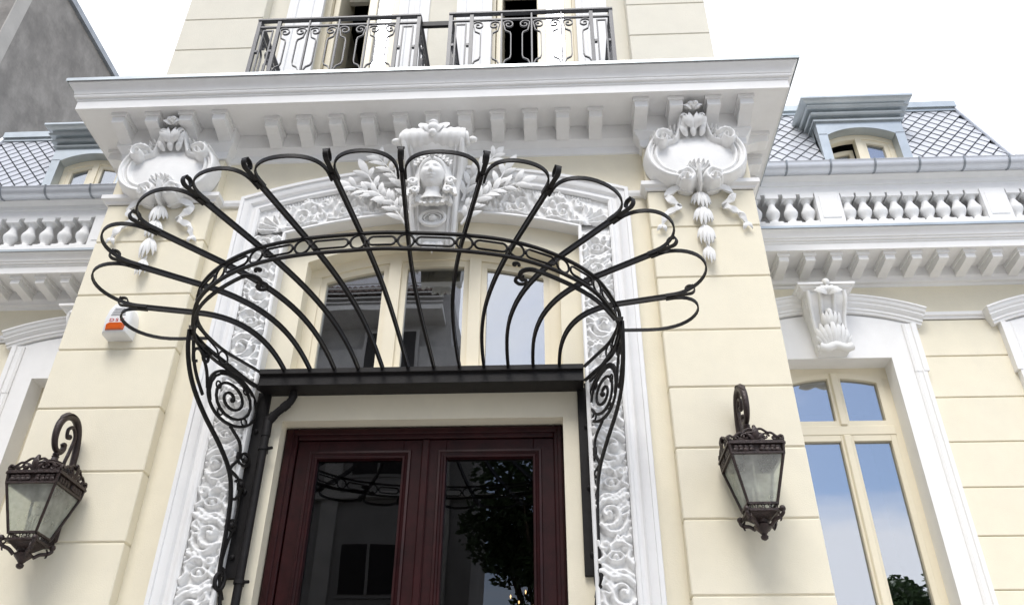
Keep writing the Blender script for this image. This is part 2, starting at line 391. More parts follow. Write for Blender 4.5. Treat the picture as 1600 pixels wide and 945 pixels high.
# ---------------- heightfield ornament painter
class HF:
    def __init__(s,u0,u1,v0,v1,d):
        s.u=np.arange(u0,u1+d*.5,d); s.w=np.arange(v0,v1+d*.5,d); s.U,s.V=np.meshgrid(s.u,s.w); s.H=np.zeros_like(s.U); s.d=d; s.u0=u0; s.v0=v0
    def _win(s,x0,x1,y0,y1):
        i0=max(0,int((x0-s.u0)/s.d)-1); i1=min(len(s.u),int((x1-s.u0)/s.d)+3); j0=max(0,int((y0-s.v0)/s.d)-1); j1=min(len(s.w),int((y1-s.v0)/s.d)+3)
        return (slice(j0,j1),slice(i0,i1)) if i1>i0 and j1>j0 else None
    def dab(s,x,y,r,h,p=.5,base=0):
        w=s._win(x-r,x+r,y-r,y+r)
        if not w: return
        q=1-((s.U[w]-x)**2+(s.V[w]-y)**2)/(r*r)
        s.H[w]=np.maximum(s.H[w],np.where(q>0,base*(q>0)+h*np.abs(q)**p,0))
    def stroke(s,pts,r0,r1,h0,h1=None,base=0):
        h1=h0 if h1 is None else h1; P=np.array(pts,float); L_=np.r_[0,np.cumsum(np.hypot(*np.diff(P,axis=0).T))]; T=L_[-1]
        n=max(3,int(T/(s.d*.7))); t=np.linspace(0,T,n); X=np.interp(t,L_,P[:,0]); Y=np.interp(t,L_,P[:,1])
        for i in range(n):
            k=i/(n-1); s.dab(X[i],Y[i],r0+(r1-r0)*k,h0+(h1-h0)*k,.5,base)
    def spiral(s,c,r,a0,turns,w0,w1,h0,h1,dirn=1,base=0):
        pts=[]
        for i in range(int(22*turns)+2):
            t=i/(int(22*turns)+1); q=r*(1-t)**1.15+.004; a=a0+dirn*2*pi*turns*t; pts.append((c[0]+q*cos(a),c[1]+q*sin(a)))
        s.stroke(pts,w0,w1,h0,h1,base); s.dab(c[0],c[1],w1*1.7+.006,h1*1.15); return pts
    def fan(s,c,ang,spread,n,l,w,h,base=0):
        for i in range(n):
            a=ang+spread*((i/(n-1)-.5) if n>1 else 0); k=1-.25*abs(i/(n-1)-.5)*2 if n>1 else 1
            p=[(c[0]+cos(a+.25*(a-ang)*t)*l*k*t,c[1]+sin(a+.25*(a-ang)*t)*l*k*t) for t in (0,.33,.66,1)]
            s.stroke(p,w*.45,w,h*.6,h,base); s.dab(p[-1][0],p[-1][1],w*1.15,h*1.15)
    def poly(s,pts,h):
        P=np.array(pts); x,y=s.U,s.V; ins=np.zeros(x.shape,bool); n=len(P)
        for i in range(n):
            a,b=P[i],P[(i+1)%n]; c=((a[1]>y)!=(b[1]>y))&(x<(b[0]-a[0])*(y-a[1])/(b[1]-a[1]+1e-12)+a[0]); ins^=c
        s.H=np.where(ins,np.maximum(s.H,h),s.H); return ins
    def mesh(s,fn,name,m,parent,mask=False,eps=.002,carve=0,soft=2):
        H=s.H.copy(); nv,nu=H.shape
        if carve: H=H*(1-carve*(.5+.5*np.sin(s.U*170+s.V*120+2.5*np.sin(s.V*31+s.U*22)))*(H>.022))
        for _ in range(soft):
            K=(H+np.roll(H,1,0)+np.roll(H,-1,0)+np.roll(H,1,1)+np.roll(H,-1,1))/5; H=np.where(H>0,.45*H+.55*K,H)
        V=fn(s.U,s.V,H).reshape(-1,3); ii=np.arange(nu*nv).reshape(nv,nu)
        q=np.stack([ii[:-1,:-1],ii[:-1,1:],ii[1:,1:],ii[1:,:-1]],-1).reshape(-1,4)
        if mask:
            h=H.reshape(-1); q=q[(h[q]>eps).any(1)]
            us=np.unique(q); mp=np.full(nu*nv,-1); mp[us]=np.arange(len(us)); V=V[us]; q=mp[q]
        me=bpy.data.meshes.new(name); me.from_pydata(V.tolist(),[],q.tolist()); me.materials.append(m)
        me.polygons.foreach_set('use_smooth',[True]*len(me.polygons)); me.update()
        o=bpy.data.objects.new(name,me); COL.objects.link(o); o.parent=parent; return o

def jamb_relief(hf,w,v0,v1,seed):
    r=random.Random(seed); v=v0; c=w/2; k=0
    cv=lambda pts:[(p.x,p.y) for p in catmull([(a,b,0) for a,b in pts],7)]
    while v<v1:
        J=lambda a=.006:r.uniform(-a,a); unit=.43+J(.015)
        m=1 if k%2==0 else -1; X=lambda u:c+m*u
        # big C scroll with rolled eye, leaf ribs springing from its back
        hf.spiral((X(-.022+J()),v+.115+J()),.070,-1.9 if m>0 else pi+1.9,1.35,.022,.011,.050,.062,m)
        hf.stroke(cv([(X(-.075),v+.06),(X(-.03),v+.018),(X(.03),v+.02),(X(.072),v+.065),(X(.078),v+.125)]),.020,.013,.050,.036)
        for q in range(4):
            a=.15+.38*q+J(.08); hf.stroke(cv([(X(.01),v+.10+.012*q),(X(.045),v+.112+.028*q),(X(.07+.012*J(1)),v+.120+.040*q)]),.009,.015,.03,.050)
        # long acanthus leaf crossing the band
        hf.stroke(cv([(X(-.095),v+.165),(X(-.045),v+.205),(X(.02),v+.200),(X(.09),v+.235)]),.019,.023,.042,.056)
        hf.stroke(cv([(X(-.09),v+.205),(X(-.04),v+.238),(X(.02),v+.236),(X(.075),v+.272)]),.015,.018,.046,.040)
        hf.stroke(cv([(X(-.02),v+.215),(X(.03),v+.222),(X(.07),v+.20),(X(.088),v+.165)]),.012,.016,.050,.046)
        # cabochon held by two hooked leaves
        th=np.linspace(0,2*pi,24); ox,oy=X(.005)+J(),v+.312+J()
        hf.stroke([(ox+.042*cos(t),oy+.027*sin(t)) for t in th],.011,.011,.046); hf.dab(ox,oy,.020,.052)
        hf.stroke(cv([(X(-.095),v+.27),(X(-.068),v+.31),(X(-.075),v+.352),(X(-.045),v+.365)]),.019,.012,.052,.040)
        hf.stroke(cv([(X(.095),v+.29),(X(.065),v+.32),(X(.078),v+.36),(X(.05),v+.372)]),.017,.011,.050,.040)
        hf.spiral((X(.058),v+.388),.036,.4 if m>0 else pi-.4,1.1,.015,.009,.046,.054,-m)
        hf.stroke(cv([(X(-.08),v+.372),(X(-.03),v+.40),(X(.015),v+.388),(X(.03),v+.352)]),.018,.012,.054,.042)
        for q in range(3): hf.stroke(cv([(X(-.02+.01*q),v+.385),(X(-.05+.022*q),v+.41),(X(-.085+.035*q),v+.428)]),.010,.016,.036,.050)
        for j in range(8): hf.dab(c+.094+J(.004),v+.03+j*unit/8+J(.008),.014+J(.003),.034)
        for j in range(8): hf.dab(c-.093+J(.004),v+.02+j*unit/8+J(.008),.013+J(.003),.028)
        v+=unit; k+=1
for sgn,seed in ((-1,3),(1,5)):
    w=.205; hf=HF(0,w,2.30,5.36,.0052)
    jamb_relief(hf,w,2.26 if sgn>0 else 2.20,5.3,seed)
    rough=.004*np.sin(hf.U*90+hf.V*45)*np.sin(hf.V*70-hf.U*60)
    hf.H=np.maximum(hf.H,.006+rough)
    fn=(lambda U,V,H,sg=sgn: np.stack([AX+sg*(1.085+U),.058-H*1.15,V],-1))
    hf.mesh(fn,'relief_band',whiteorn,sur,carve=.14)
    MB().box(min(AX+sgn*1.08,AX+sgn*1.295),max(AX+sgn*1.08,AX+sgn*1.295),.064,.30,0,5.5).build('band_ground',white,sur)
# arch band relief: u along x, v across the band (0 bottom .. 1 top)
def arch_relief():
    w=.215; hf=HF(-1.29,1.29,0,w,.0052); c=w/2
    for sg in (-1,1):
        P=lambda x,v:(sg*x,v)
        # corner shell
        for i in range(9):
            a=radians(78-i*20); p0=(1.10,.02); l=.165 if i in range(2,7) else .12
            hf.stroke([P(p0[0]+cos(a)*l*t,p0[1]+sin(a)*l*t) for t in (.12,.5,1)],.006,.016,.030,.048)
            hf.dab(*P(p0[0]+cos(a)*l,p0[1]+sin(a)*l),.02,.050)
        hf.dab(*P(1.10,.02),.03,.05)
        for x0 in (.96,.66,.40):
            hf.spiral(P(x0,c-.035),.062,(.3 if sg>0 else pi-.3),1.5,.016,.007,.040,.052,sg)
            hf.stroke([P(x0+.06,c-.03),P(x0+.03,c+.05),P(x0-.03,c+.07),P(x0-.10,c+.045),P(x0-.16,c-.03)],.017,.012,.042,.036)
            hf.spiral(P(x0-.155,c+.03),.042,(pi if sg>0 else 0),1.3,.013,.006,.038,.046,-sg)
            hf.fan(P(x0-.02,c+.04),pi/2,1.5,5,.055,.012,.042)
            hf.fan(P(x0-.10,c-.01),-pi/2,1.5,4,.06,.012,.038)
            hf.fan(P(x0+.09,c+.02),.9 if sg>0 else pi-.9,1.3,4,.06,.012,.040)
            hf.dab(*P(x0-.07,c+.02),.022,.052); hf.dab(*P(x0+.10,c-.05),.018,.045)
            hf.stroke([P(x0+.11,c-.075),P(x0+.03,c-.092),P(x0-.06,c-.075),P(x0-.12,c-.088)],.011,.011,.038)
        for j in range(42): hf.dab(*P(.30+j*.021,w-.012),.010,.026)
    rough=.004*np.sin(hf.U*90+hf.V*45)*np.sin(hf.V*70-hf.U*60); hf.H=np.maximum(hf.H,.006+rough)
    def fn(U,V,H):
        x=U; lo=np.vectorize(bB)(np.clip(x,-1.06,1.06)+AX); lo=np.where(np.abs(x)>1.06,bB(AX+1.06),lo); hi=np.vectorize(bT)(x+AX)
        return np.stack([x+AX,.058-H*1.15,lo+(hi-lo)*V/w],-1)
    hf.mesh(fn,'relief_band',whiteorn,sur,carve=.14)
arch_relief()
MB().over_curve(lin(AX-1.29,AX+1.29,41),lambda x:bB(min(max(x,AX-1.07),AX+1.07))+.004,lambda x:bT(x)-.002,.068,.30).build('band_ground',white,sur)

# ---------------- main cornice
cor=vpart('main_cornice')
cpath=[(-2.42,1.45),(-2.42,0),(2.38,0),(2.38,1.45)]
cprof=[(-.30,6.385),(.30,6.382),(.315,6.374),(.315,6.452),(.322,6.458),(.322,6.472),(.338,6.478),(.343,6.49),(.338,6.503),(.345,6.507),(.350,6.53),(.364,6.556),(.385,6.578),(.392,6.585),(.392,6.606),(-.30,6.61)]
MB().sweep_xy(cpath,cprof).build('corona',white,cor,smooth=25)
MB().sweep_xy(cpath,[(-.30,6.612),(.402,6.612),(.402,6.592),(.407,6.592),(.407,6.622),(-.30,6.65)]).build('zinc_flashing',zinc,cor)
bed=[(0,6.08),(.012,6.085),(.018,6.105),(.018,6.15),(.03,6.16),(.045,6.185),(.06,6.20),(.06,6.385),(-.05,6.386)]
for x0,x1 in PX:
    MB().sweep_xy([(x0,1.2),(x0,0),(x1,0),(x1,1.2)],[(o,zz+.02) if zz<6.3 else (o,zz-.001) for o,zz in bed]).build('bed_moulding',white,cor,smooth=25)
MB().sweep_xy([(-1.63,.09),(1.63,.09)],[(o,zz+.045) if zz<6.3 else (o,zz-.003) for o,zz in bed]).build('bed_moulding',white,cor,smooth=25)
def modillion_mesh(depth,h0,h1,w,name):
    b=MB(); pr=[(0,0),(-depth,0),(-depth,-h0*.92),(-depth+.015,-h0),(-depth*.6,-h0-.006),(-depth*.25,-h0-(h1-h0)*.55),(0,-h1)]
    b.prism_yz(pr,-w/2,w/2)
    b.box(-w/2-.012,w/2+.012,-depth-.014,0,-.034,-.002)
    o=b.build(name,white,None); me=o.data; bpy.data.objects.remove(o); return me
modM=modillion_mesh(.19,.098,.145,.098,'modillion')
for i in range(-5,6): inst(modM,'modillion',cor,(i*.25+.01,.03,6.383))
for x in (-2.412,-2.15,-1.885,-1.625,1.60,1.86,2.14,2.385): inst(modM,'modillion',cor,(x,-.055,6.383))
for y in (.20,.46,.72,.98):
    inst(modM,'modillion',cor,(-2.475,y,6.383),(0,0,-pi/2)); inst(modM,'modillion',cor,(2.435,y,6.383),(0,0,pi/2))

# ---------------- cartouches
def cartouche(cx,mir):
    root=vpart('cartouche')
    hf=HF(-.40,.40,5.58,6.30,.0048)
    # dished shield
    out=[(-.30,5.80),(-.335,5.90),(-.30,6.04),(-.235,6.085),(-.17,6.06),(-.12,6.13),(-.09,6.24),(.09,6.24),(.12,6.13),(.17,6.06),(.235,6.085),(.30,6.04),(.335,5.90),(.30,5.80),(.20,5.71),(.07,5.66),(-.07,5.66),(-.20,5.71)]
    ins=hf.poly([(p.x,p.y) for p in catmull([(a,b,0) for a,b in out+[out[0]]],6)],.05)
    R2=(hf.U/.30)**2+((hf.V-5.90)/.22)**2
    hf.H=np.where(ins,.064+.040*np.clip(1-R2,0,1)**.8,hf.H)
    for s_ in (-1,1):
        P=lambda x,y:(s_*x,y)
        # double roll rim sweeping from the top volute round to the bottom scroll
        c1=[(p.x,p.y) for p in catmull([(s_*.185,6.075,0),(s_*.262,6.105,0),(s_*.325,6.03,0),(s_*.350,5.92,0),(s_*.315,5.80,0),(s_*.225,5.72,0),(s_*.12,5.69,0)],8)]
        hf.stroke(c1,.026,.030,.095,.100,.02)
        c1b=[(x*.925,5.90+(y-5.90)*.90) for x,y in c1]; hf.stroke(c1b[6:],.012,.014,.075,.080,.03)
        c2=[(p.x,p.y) for p in catmull([(s_*.20,6.045,0),(s_*.252,6.055,0),(s_*.285,5.98,0),(s_*.29,5.90,0),(s_*.25,5.80,0),(s_*.16,5.75,0),(s_*.10,5.735,0)],8)]
        hf.stroke(c2,.020,.020,.060,.060,.045)
        # volute at the shoulder with a crimped leaf
        hf.spiral(P(.235,6.055),.070,(2.3 if s_>0 else pi-2.3),1.25,.030,.014,.10,.14,-s_,.03)
        for i in range(7):
            a=radians(165-i*24); hf.dab(*P(.235+.088*cos(a),6.06+.080*sin(a)),.017,.128)
        # neck rolls
        c3=[(p.x,p.y) for p in catmull([(s_*.19,6.05,0),(s_*.135,6.075,0),(s_*.105,6.16,0),(s_*.085,6.25,0)],8)]
        hf.stroke(c3,.026,.018,.078,.080,.03)
        # bottom S scrolls
        c4=[(p.x,p.y) for p in catmull([(s_*.14,5.725,0),(s_*.085,5.75,0),(s_*.045,5.70,0),(s_*.075,5.645,0),(s_*.125,5.655,0)],8)]
        hf.stroke(c4,.034,.026,.11,.10,.03)
        hf.spiral(P(.10,5.672),.045,(0 if s_>0 else pi),1.1,.020,.012,.13,.15,s_)
        hf.fan(P(.13,6.14),(.6 if s_>0 else pi-.6),1.2,3,.05,.012,.10)
    for i in range(7):   # shell palmette
        a=radians(150-i*20); l=.10 if 1<=i<=5 else .08
        hf.stroke([(cos(a)*l*t,5.735+sin(a)*l*t*.9) for t in (.1,.5,1)],.012,.022,.10,.14); hf.dab(cos(a)*l,5.735+sin(a)*l*.9,.022,.15)
    hf.stroke([(0,5.76),(0,5.62)],.022,.014,.16,.13)
    sh=hf.mesh(lambda U,V,H:np.stack([cx+U*mir,-.004-H*1.15-.28*np.clip(V-6.05,0,1)*(H>.01),V],-1),'shield',whiteorn,root,True,soft=1)
    # crest: acanthus curl and rose leaning forward under the soffit
    b=MB()
    for s_ in (-1,1):
        for k in range(3):
            b.leaf((cx+s_*.012,-.155,6.13+.01*k),(cx+s_*(.030+.026*k),-.205-.006*k,6.265-.030*k),.045,(s_*.3*k,-1,.1),.16)
        b.tube([(cx+s_*(.062+.022*(1-t/9)*cos(t)),-.19,6.235+.024*(1-t/9)*sin(t)) for t in lin(0,7,18)],.011,6)
    for s_ in (-1,0,1):
        for k in range(3):
            b.leaf((cx+s_*.05,-.125,6.09+.03*k),(cx+s_*.088+.012*(k-1),-.165-.012*k,6.165+.035*k),.045,(s_*.5,-1,.2),.18)
        b.ellipsoid((cx+s_*.036,-.165,6.185+.02*(s_==0)),(.024,.024,.026),10,7)
    b.build('acanthus_crest',whiteorn,root,smooth=60)
    b=MB()
    for k in range(11):
        a=k*2.4; r_=.018+.0036*k; h=.055-.003*k
        c=Vector((cx+r_*.8*cos(a),-.215+r_*sin(a)*.6,6.315))
        b.ellipsoid(c,(.026,.022,h*.62),8,6)
    b.leaf((cx-.01,-.22,6.28),(cx-.075,-.23,6.315),.04,(0,-1,.3)); b.leaf((cx+.01,-.22,6.28),(cx+.075,-.23,6.315),.04,(0,-1,.3))
    b.build('rose',whiteorn,root,smooth=60)
    # ribbon
    b=MB()
    for s_ in (-1,1):
        pts=catmull([(cx+s_*.05,-.03,5.635),(cx+s_*.16,-.055,5.645),(cx+s_*.235,-.03,5.60),(cx+s_*.215,-.05,5.54),(cx+s_*.165,-.03,5.50),(cx+s_*.195,-.05,5.455),(cx+s_*.25,-.025,5.435),(cx+s_*.275,-.04,5.38),(cx+s_*.30,-.02,5.315)],6)
        n=len(pts); b.bar(pts,[.018]*n,[.052-.018*i/n+.01*sin(i*.8) for i in range(n)],up=[Vector((.35*sin(i*.45),.25*cos(i*.5),1)) for i in range(n)])
        b.leaf(pts[-3],(pts[-1].x+s_*.035,-.02,5.285),.03,(0,-1,0)); b.leaf(pts[-3],(pts[-1].x-s_*.03,-.02,5.275),.03,(0,-1,0))
    b.build('ribbon',whiteorn,root,smooth=50)
    # bellflower drop, shrinking downwards
    for zt,l,wd in ((5.62,.165,.15),(5.485,.18,.145),(5.315,.19,.13),(5.125,.15,.09)):
        b=MB(); rr=random.Random(int(zt*100)+int(mir))
        for k in range(6):
            a=(k-2.5)*.56+rr.uniform(-.1,.1); ll=l*(.70+.30*cos(a)+rr.uniform(-.12,.12))
            b.leaf((cx+.010*sin(a),-.035-.01*cos(a),zt),(cx+wd*.50*sin(a),-.024-.035*cos(a)**2,zt-ll*(1-.18*abs(sin(a)))),wd*.27,(sin(a)*1.5,-1,.2),.12,6,.5)
        for k in range(3):
            a=(k-1)*.6; b.leaf((cx+.006*sin(a),-.055,zt-.01),(cx+wd*.36*sin(a),-.070,zt-l*(.78+.30*cos(a)+rr.uniform(-.1,.1))),wd*.22,(sin(a),-1,.1),.12,6,.5)
        b.tube([(cx,-.02,zt+.04),(cx,-.045,zt-.03)],[.008,.018],6)
        b.build('bellflower',whiteorn,root,smooth=40)
cartouche(-1.992,1); cartouche(1.982,-1)

# ---------------- keystone with mask
key=vpart('keystone'); KX=AX+.02
prof=[]
# console body: side profile (y,z), width varies
b=MB(); levels=[(5.26,.055,.15),(5.34,.02,.155),(5.45,-.03,.165),(5.56,-.055,.17),(5.68,-.075,.18),(5.80,-.12,.20),(5.90,-.20,.215),(5.97,-.26,.225),(6.04,-.27,.225),(6.10,-.24,.22)]
v=[];f=[]
for zz,y,w in levels: v+=[(KX-w,.12,zz),(KX-w,y+.02,zz),(KX-w+.02,y,zz),(KX+w-.02,y,zz),(KX+w,y+.02,zz),(KX+w,.12,zz)]
for i in range(len(levels)-1):
    for k in range(5): f.append((i*6+k,i*6+k+1,i*6+7+k,i*6+6+k))
f+=[tuple(range(6)),tuple((len(levels)-1)*6+k for k in range(6))]
b.add(v,f); 
for s_ in (-1,1):
    b.tube([(KX+s_*(levels[i][2]-.012),levels[i][1]-.006,levels[i][0]) for i in range(len(levels))],.020,8)
    b.tube([(KX+s_*(levels[i][2]-.055),levels[i][1]-.004,levels[i][0]) for i in range(0,len(levels))],.011,6)
b.build('console',whiteorn,key,smooth=45)
# top volute roll
b=MB(); b.tube([(KX+x,-.215-.018*cos(x*9),6.03) for x in lin(-.225,.225,31)],[.066+.026*abs(sin(x*9.0))+.004*sin(x*120) for x in lin(-.225,.225,31)],18)
for s_ in (-1,1):
    b.tube([(KX+s_*(.232+.004*t),-.215+.07*(1-t/9)*cos(t),6.03+.07*(1-t/9)*sin(t)) for t in lin(0,8.5,30)],.016,6)
    b.ellipsoid((KX+s_*.285,-.215,6.03),(.035,.026,.026)); b.leaf((KX+s_*.04,-.29,6.05),(KX+s_*.115,-.27,6.155),.07,(0,-1,.3),.2)
    b.leaf((KX+s_*.02,-.30,6.02),(KX+s_*.075,-.30,6.125),.05,(0,-1,.3),.2)
b.ellipsoid((KX,-.305,6.075),(.045,.04,.042)); b.ellipsoid((KX,-.30,6.125),(.036,.035,.022)); b.ellipsoid((KX,-.31,6.02),(.03,.03,.03))
b.build('volute_roll',whiteorn,key,smooth=60)
# head
HC=Vector((KX,-.175,5.712))
def face(d):
    x,y,zz=d; q=1.0
    if y<0:
        g=lambda cx,cz,sx,sz,a:a*math.exp(-((x-cx)/sx)**2-((zz-cz)/sz)**2)
        q+=g(0,-.06,.11,.20,.17)+g(0,-.22,.17,.075,.17)         # nose, nose tip
        q+=g(-.34,.27,.26,.07,.07)+g(.34,.27,.26,.07,.07)       # brows
        q-=g(-.36,.10,.20,.11,.15)+g(.36,.10,.20,.11,.15)       # eye sockets
        q+=g(-.36,.08,.13,.06,.09)+g(.36,.08,.13,.06,.09)       # lids
        q+=g(0,-.46,.24,.05,.10)+g(0,-.58,.20,.05,.09)          # lips
        q-=g(0,-.52,.26,.022,.09)+g(0,-.36,.14,.05,.03)+g(0,-.68,.25,.05,.04)
        q+=g(0,-.82,.28,.14,.12)                                # chin
        q+=g(-.60,-.18,.22,.22,.05)+g(.60,-.18,.22,.22,.05)
    return q*(1-.12*max(0,-zz))
b=MB(); b.ellipsoid(HC,(.090,.105,.125),72,60,face)
b.tube([HC+Vector((0,.035,-.08)),HC+Vector((0,.03,-.13)),HC+Vector((0,.05,-.17))],[.056,.052,.085],14)
b.build('mask_face',whiteorn,key,smooth=75)
b=MB()      # hair, wreath
for s_ in (-1,1):
    for k in range(6):
        r=random.Random(k*7+s_)
        p=catmull([HC+Vector((s_*(.008+.010*k),-.070+.016*k,.112+.004*k)),HC+Vector((s_*(.060+.009*k),-.052+.014*k,.088)),HC+Vector((s_*(.092+.008*k),-.012+.010*k,.02-.01*k)),HC+Vector((s_*(.104+.012*k),.0,-.06-.012*k)),HC+Vector((s_*(.095+.016*k),-.01,-.12-.014*k))],5)
        b.tube(p,[.020-.006*i/len(p) for i in range(len(p))],7)
    b.tube([HC+Vector((s_*(.135+.032*(1-t/8)*cos(t)),-.03,-.075+.034*(1-t/8)*sin(t))) for t in lin(0,7,22)],.016,7)
    b.tube([HC+Vector((s_*(.115+.03*(1-t/8)*cos(t)),-.03,-.155+.03*(1-t/8)*sin(t))) for t in lin(0,7,22)],.015,7)
    for k in range(5):
        c=HC+Vector((s_*(.012+.024*k),-.068+.014*k,.140-.011*k)); b.leaf(c,c+Vector((s_*.035,-.02,.035)),.035,(0,-1,.4),.2); b.leaf(c,c+Vector((s_*.035,-.025,-.005)),.03,(0,-1,.2),.2)
        b.ellipsoid(c+Vector((0,-.012,.012)),(.017,.017,.017),8,6)
b.ellipsoid(HC+Vector((0,.055,.035)),(.105,.085,.115),18,12)
b.build('mask_hair',whiteorn,key,smooth=60)
b=MB()      # draped collar and medallion
for k in range(9):
    a=pi+pi*k/8; c=HC+Vector((.085*cos(a)*1.1,.045+.02*abs(cos(a)),-.150+.050*sin(a))); b.ellipsoid(c,(.034,.035,.030),9,7)
    b.leaf(c,c+Vector((.03*cos(a),-.045,-.05)),.045,(0,-1,.1),.2)
for s_ in (-1,1):
    b.tube([HC+Vector((s_*(.10+.012*t),.06,-.16-.02*t)) for t in lin(0,3,6)],[.03,.036,.034,.03,.024,.016],8)
b.build('mask_collar',whiteorn,key,smooth=60)
MC=Vector((KX,-.048,5.43))
b=MB(); b.tube([MC+Vector((.088*cos(t),.0,.066*sin(t))) for t in lin(0,2*pi,33)[:-1]],.015,8,closed=True)
b.tube([MC+Vector((.062*cos(t),.004,.045*sin(t))) for t in lin(0,2*pi,33)[:-1]],.008,6,closed=True); b.ellipsoid(MC,(.028,.03,.026)); b.ellipsoid(MC+Vector((0,.03,0)),(.085,.022,.062),20,8)
b.build('medallion',whiteorn,key,smooth=60)
b=MB()      # leaf hanging below the keystone
for s_ in (-1,0,1): b.leaf((KX+.02*s_,.06,5.30),(KX+.07*s_,.03,5.20-.02*(s_==0)),.06,(0,-1,0),.2)
b.build('pendant_leaf',whiteorn,key,smooth=60)
for s_ in (-1,1):   # olive sprays on both sides
    b=MB(); r=random.Random(20+s_)
    stems=[[(.20,.02,5.42),(.30,-.01,5.56),(.42,-.02,5.70),(.52,-.03,5.88)],[(.20,.02,5.52),(.32,-.02,5.62),(.46,-.02,5.70),(.62,-.03,5.76)],[(.20,.02,5.64),(.26,-.03,5.78),(.36,-.04,5.92),(.44,-.05,6.02)]]
    for st_ in stems:
        p=catmull([(KX+s_*x,y,zz) for x,y,zz in st_],6); b.tube(p,[.012-.006*i/len(p) for i in range(len(p))],6)
        for i in range(2,len(p),3):
            d=(p[i]-p[i-1]).normalized()
            for q in (-1,1):
                n=Vector((d.z*q,0,-d.x*q)); l=r.uniform(.10,.15)
                b.leaf(p[i],p[i]+d*l*.72+n*l*.62+Vector((0,-r.uniform(.0,.025),0)),r.uniform(.034,.048),(r.uniform(-.4,.4),-1,r.uniform(-.3,.3)),.14)
        b.leaf(p[-1],p[-1]+(p[-1]-p[-3])*2.6,.06,(0,-1,0),.1)
    b.build('olive_spray',whiteorn,key,smooth=60)

# ---------------- entrance door
door=vpart('entrance_door')
b=MB(); zt=3.932
b.cbox(DL+.002,DL+.085,.255,.36,0,zt,.006).cbox(DR-.062,DR-.002,.255,.36,0,zt,.006).cbox(DL+.085,DR-.062,.256,.36,3.852,zt,.006)
b.cbox(DL+.012,DL+.055,.243,.27,0,zt-.012,.005).cbox(DR-.04,DR-.012,.243,.27,0,zt-.012,.005).cbox(DL+.055,DR-.04,.243,.27,zt-.05,zt-.012,.005)
b.build('door_frame',wood,door,smooth=30)
def leaf_(x0,x1,g0,g1,nm):
    L_=vpartchild=MB(); ztop=3.848; b=MB()
    b.cbox(x0,g0-.0,.275,.33,.3,ztop,.004).cbox(g1,x1,.275,.33,.3,ztop,.004).cbox(g0,g1,.276,.33,3.722,ztop,.003).cbox(g0,g1,.276,.33,.3,1.25,.003)
    o=b.build('door_leaf',wood,door,smooth=30)
    pr=[(-.055,.276),(-.05,.262),(-.036,.258),(-.03,.266),(-.018,.270),(-.012,.262),(0,.262),(.004,.285),(.004,.30)]
    MB().sweep_xz([(g0,1.25),(g0,3.722),(g1,3.722),(g1,1.25)],[(-n,y) for n,y in pr],1).build('glazing_moulding',wood,o,smooth=30)
    MB().box(g0-.002,g1+.002,.30,.306,1.25,3.724).build('pane',doorglassM,o)
leaf_(-.772,.052,-.634,-.082,'a'); leaf_(.056,.885,.196,.752,'b')
MB().cbox(.038,.088,.252,.282,.3,3.846,.008).build('meeting_stile',wood,door,smooth=30)
# hall behind the glass
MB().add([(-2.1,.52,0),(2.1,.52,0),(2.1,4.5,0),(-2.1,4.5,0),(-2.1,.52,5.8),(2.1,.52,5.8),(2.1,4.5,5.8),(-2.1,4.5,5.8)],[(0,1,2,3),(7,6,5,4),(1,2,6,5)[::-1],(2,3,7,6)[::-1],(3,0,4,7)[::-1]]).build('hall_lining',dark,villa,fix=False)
# ---------------- transom window
tr=vpart('transom_window'); fy=.275
fl=arc_z((TL+TR)/2,(TR-TL)/2-.06,5.145,.150)
b=MB(); b.box(TL,TL+.075,fy,.36,4.2,5.20).box(TR-.075,TR,fy,.36,4.2,5.20)
b.over_curve(lin(TL,TR,31),lambda x:fl(min(max(x,TL+.075),TR-.075)),lambda x:tA(x)+.01,fy-.003,.357)
b.box(-.296,-.206,fy-.012,.355,4.2,5.30).box(.298,.384,fy-.012,.355,4.2,5.30); b.build('frame',frameM,tr,smooth=25)
for x0,x1 in ((TL+.075,-.296),(-.206,.298),(.384,TR-.075)):
    b=MB(); i0,i1=x0+.042,x1-.042
    b.box(x0,i0,fy+.012,.345,4.2,min(fl(x0),fl(i0))+.002).box(i1,x1,fy+.012,.345,4.2,min(fl(x1),fl(i1))+.002)
    b.over_curve(lin(x0,x1,13),lambda x:fl(x)-.052,lambda x:fl(x)+.001,fy+.0125,.345)
    s_=b.build('sash',frameM,tr,smooth=25)
    MB().over_curve(lin(i0-.006,i1+.006,13),4.2,lambda x:fl(x)-.045,fy+.04,fy+.046).build('pane',paneM,s_)

# ---------------- iron canopy
CX=.042; ZB=4.212; SL=0.0
can=empty('iron_canopy','black wrought iron shell shaped entrance canopy frame without glass','canopy')
zc=lambda y:ZB+SL*max(-y,0)
b=MB(); x0,x1=CX-1.045,CX+1.04
# gutter channel: open U with a lip
b.prism_yz([(.15,4.225),(.12,4.225),(.12,4.115),(-.015,4.115),(-.015,4.20),(-.035,4.20),(-.035,4.215),(-.005,4.222),(-.005,4.125),(.11,4.125),(.15,4.10),(.15,4.085),(-.028,4.085),(-.028,4.10),(.15,4.1)][:0] or [(.148,4.115),(.148,4.225),(.128,4.225),(.128,4.135),(.0,4.135),(.0,4.205),(-.022,4.205),(-.022,4.218),(-.035,4.218),(-.035,4.185),(-.015,4.18),(-.015,4.125),(-.026,4.12),(-.026,4.105),(.02,4.105)],x0,x1)
b.build('gutter_beam',iron,can,smooth=25)
bases=[.083,.248,.405,.56,.72,.888]
ringp=[(.12,-1.425),(.41,-1.395),(.668,-1.325),(.902,-1.185),(1.088,-.985),(1.212,-.705)]
tipp=[(.172,-1.985),(.562,-1.94),(.888,-1.83),(1.252,-1.585),(1.50,-1.265),(1.655,-.81)]
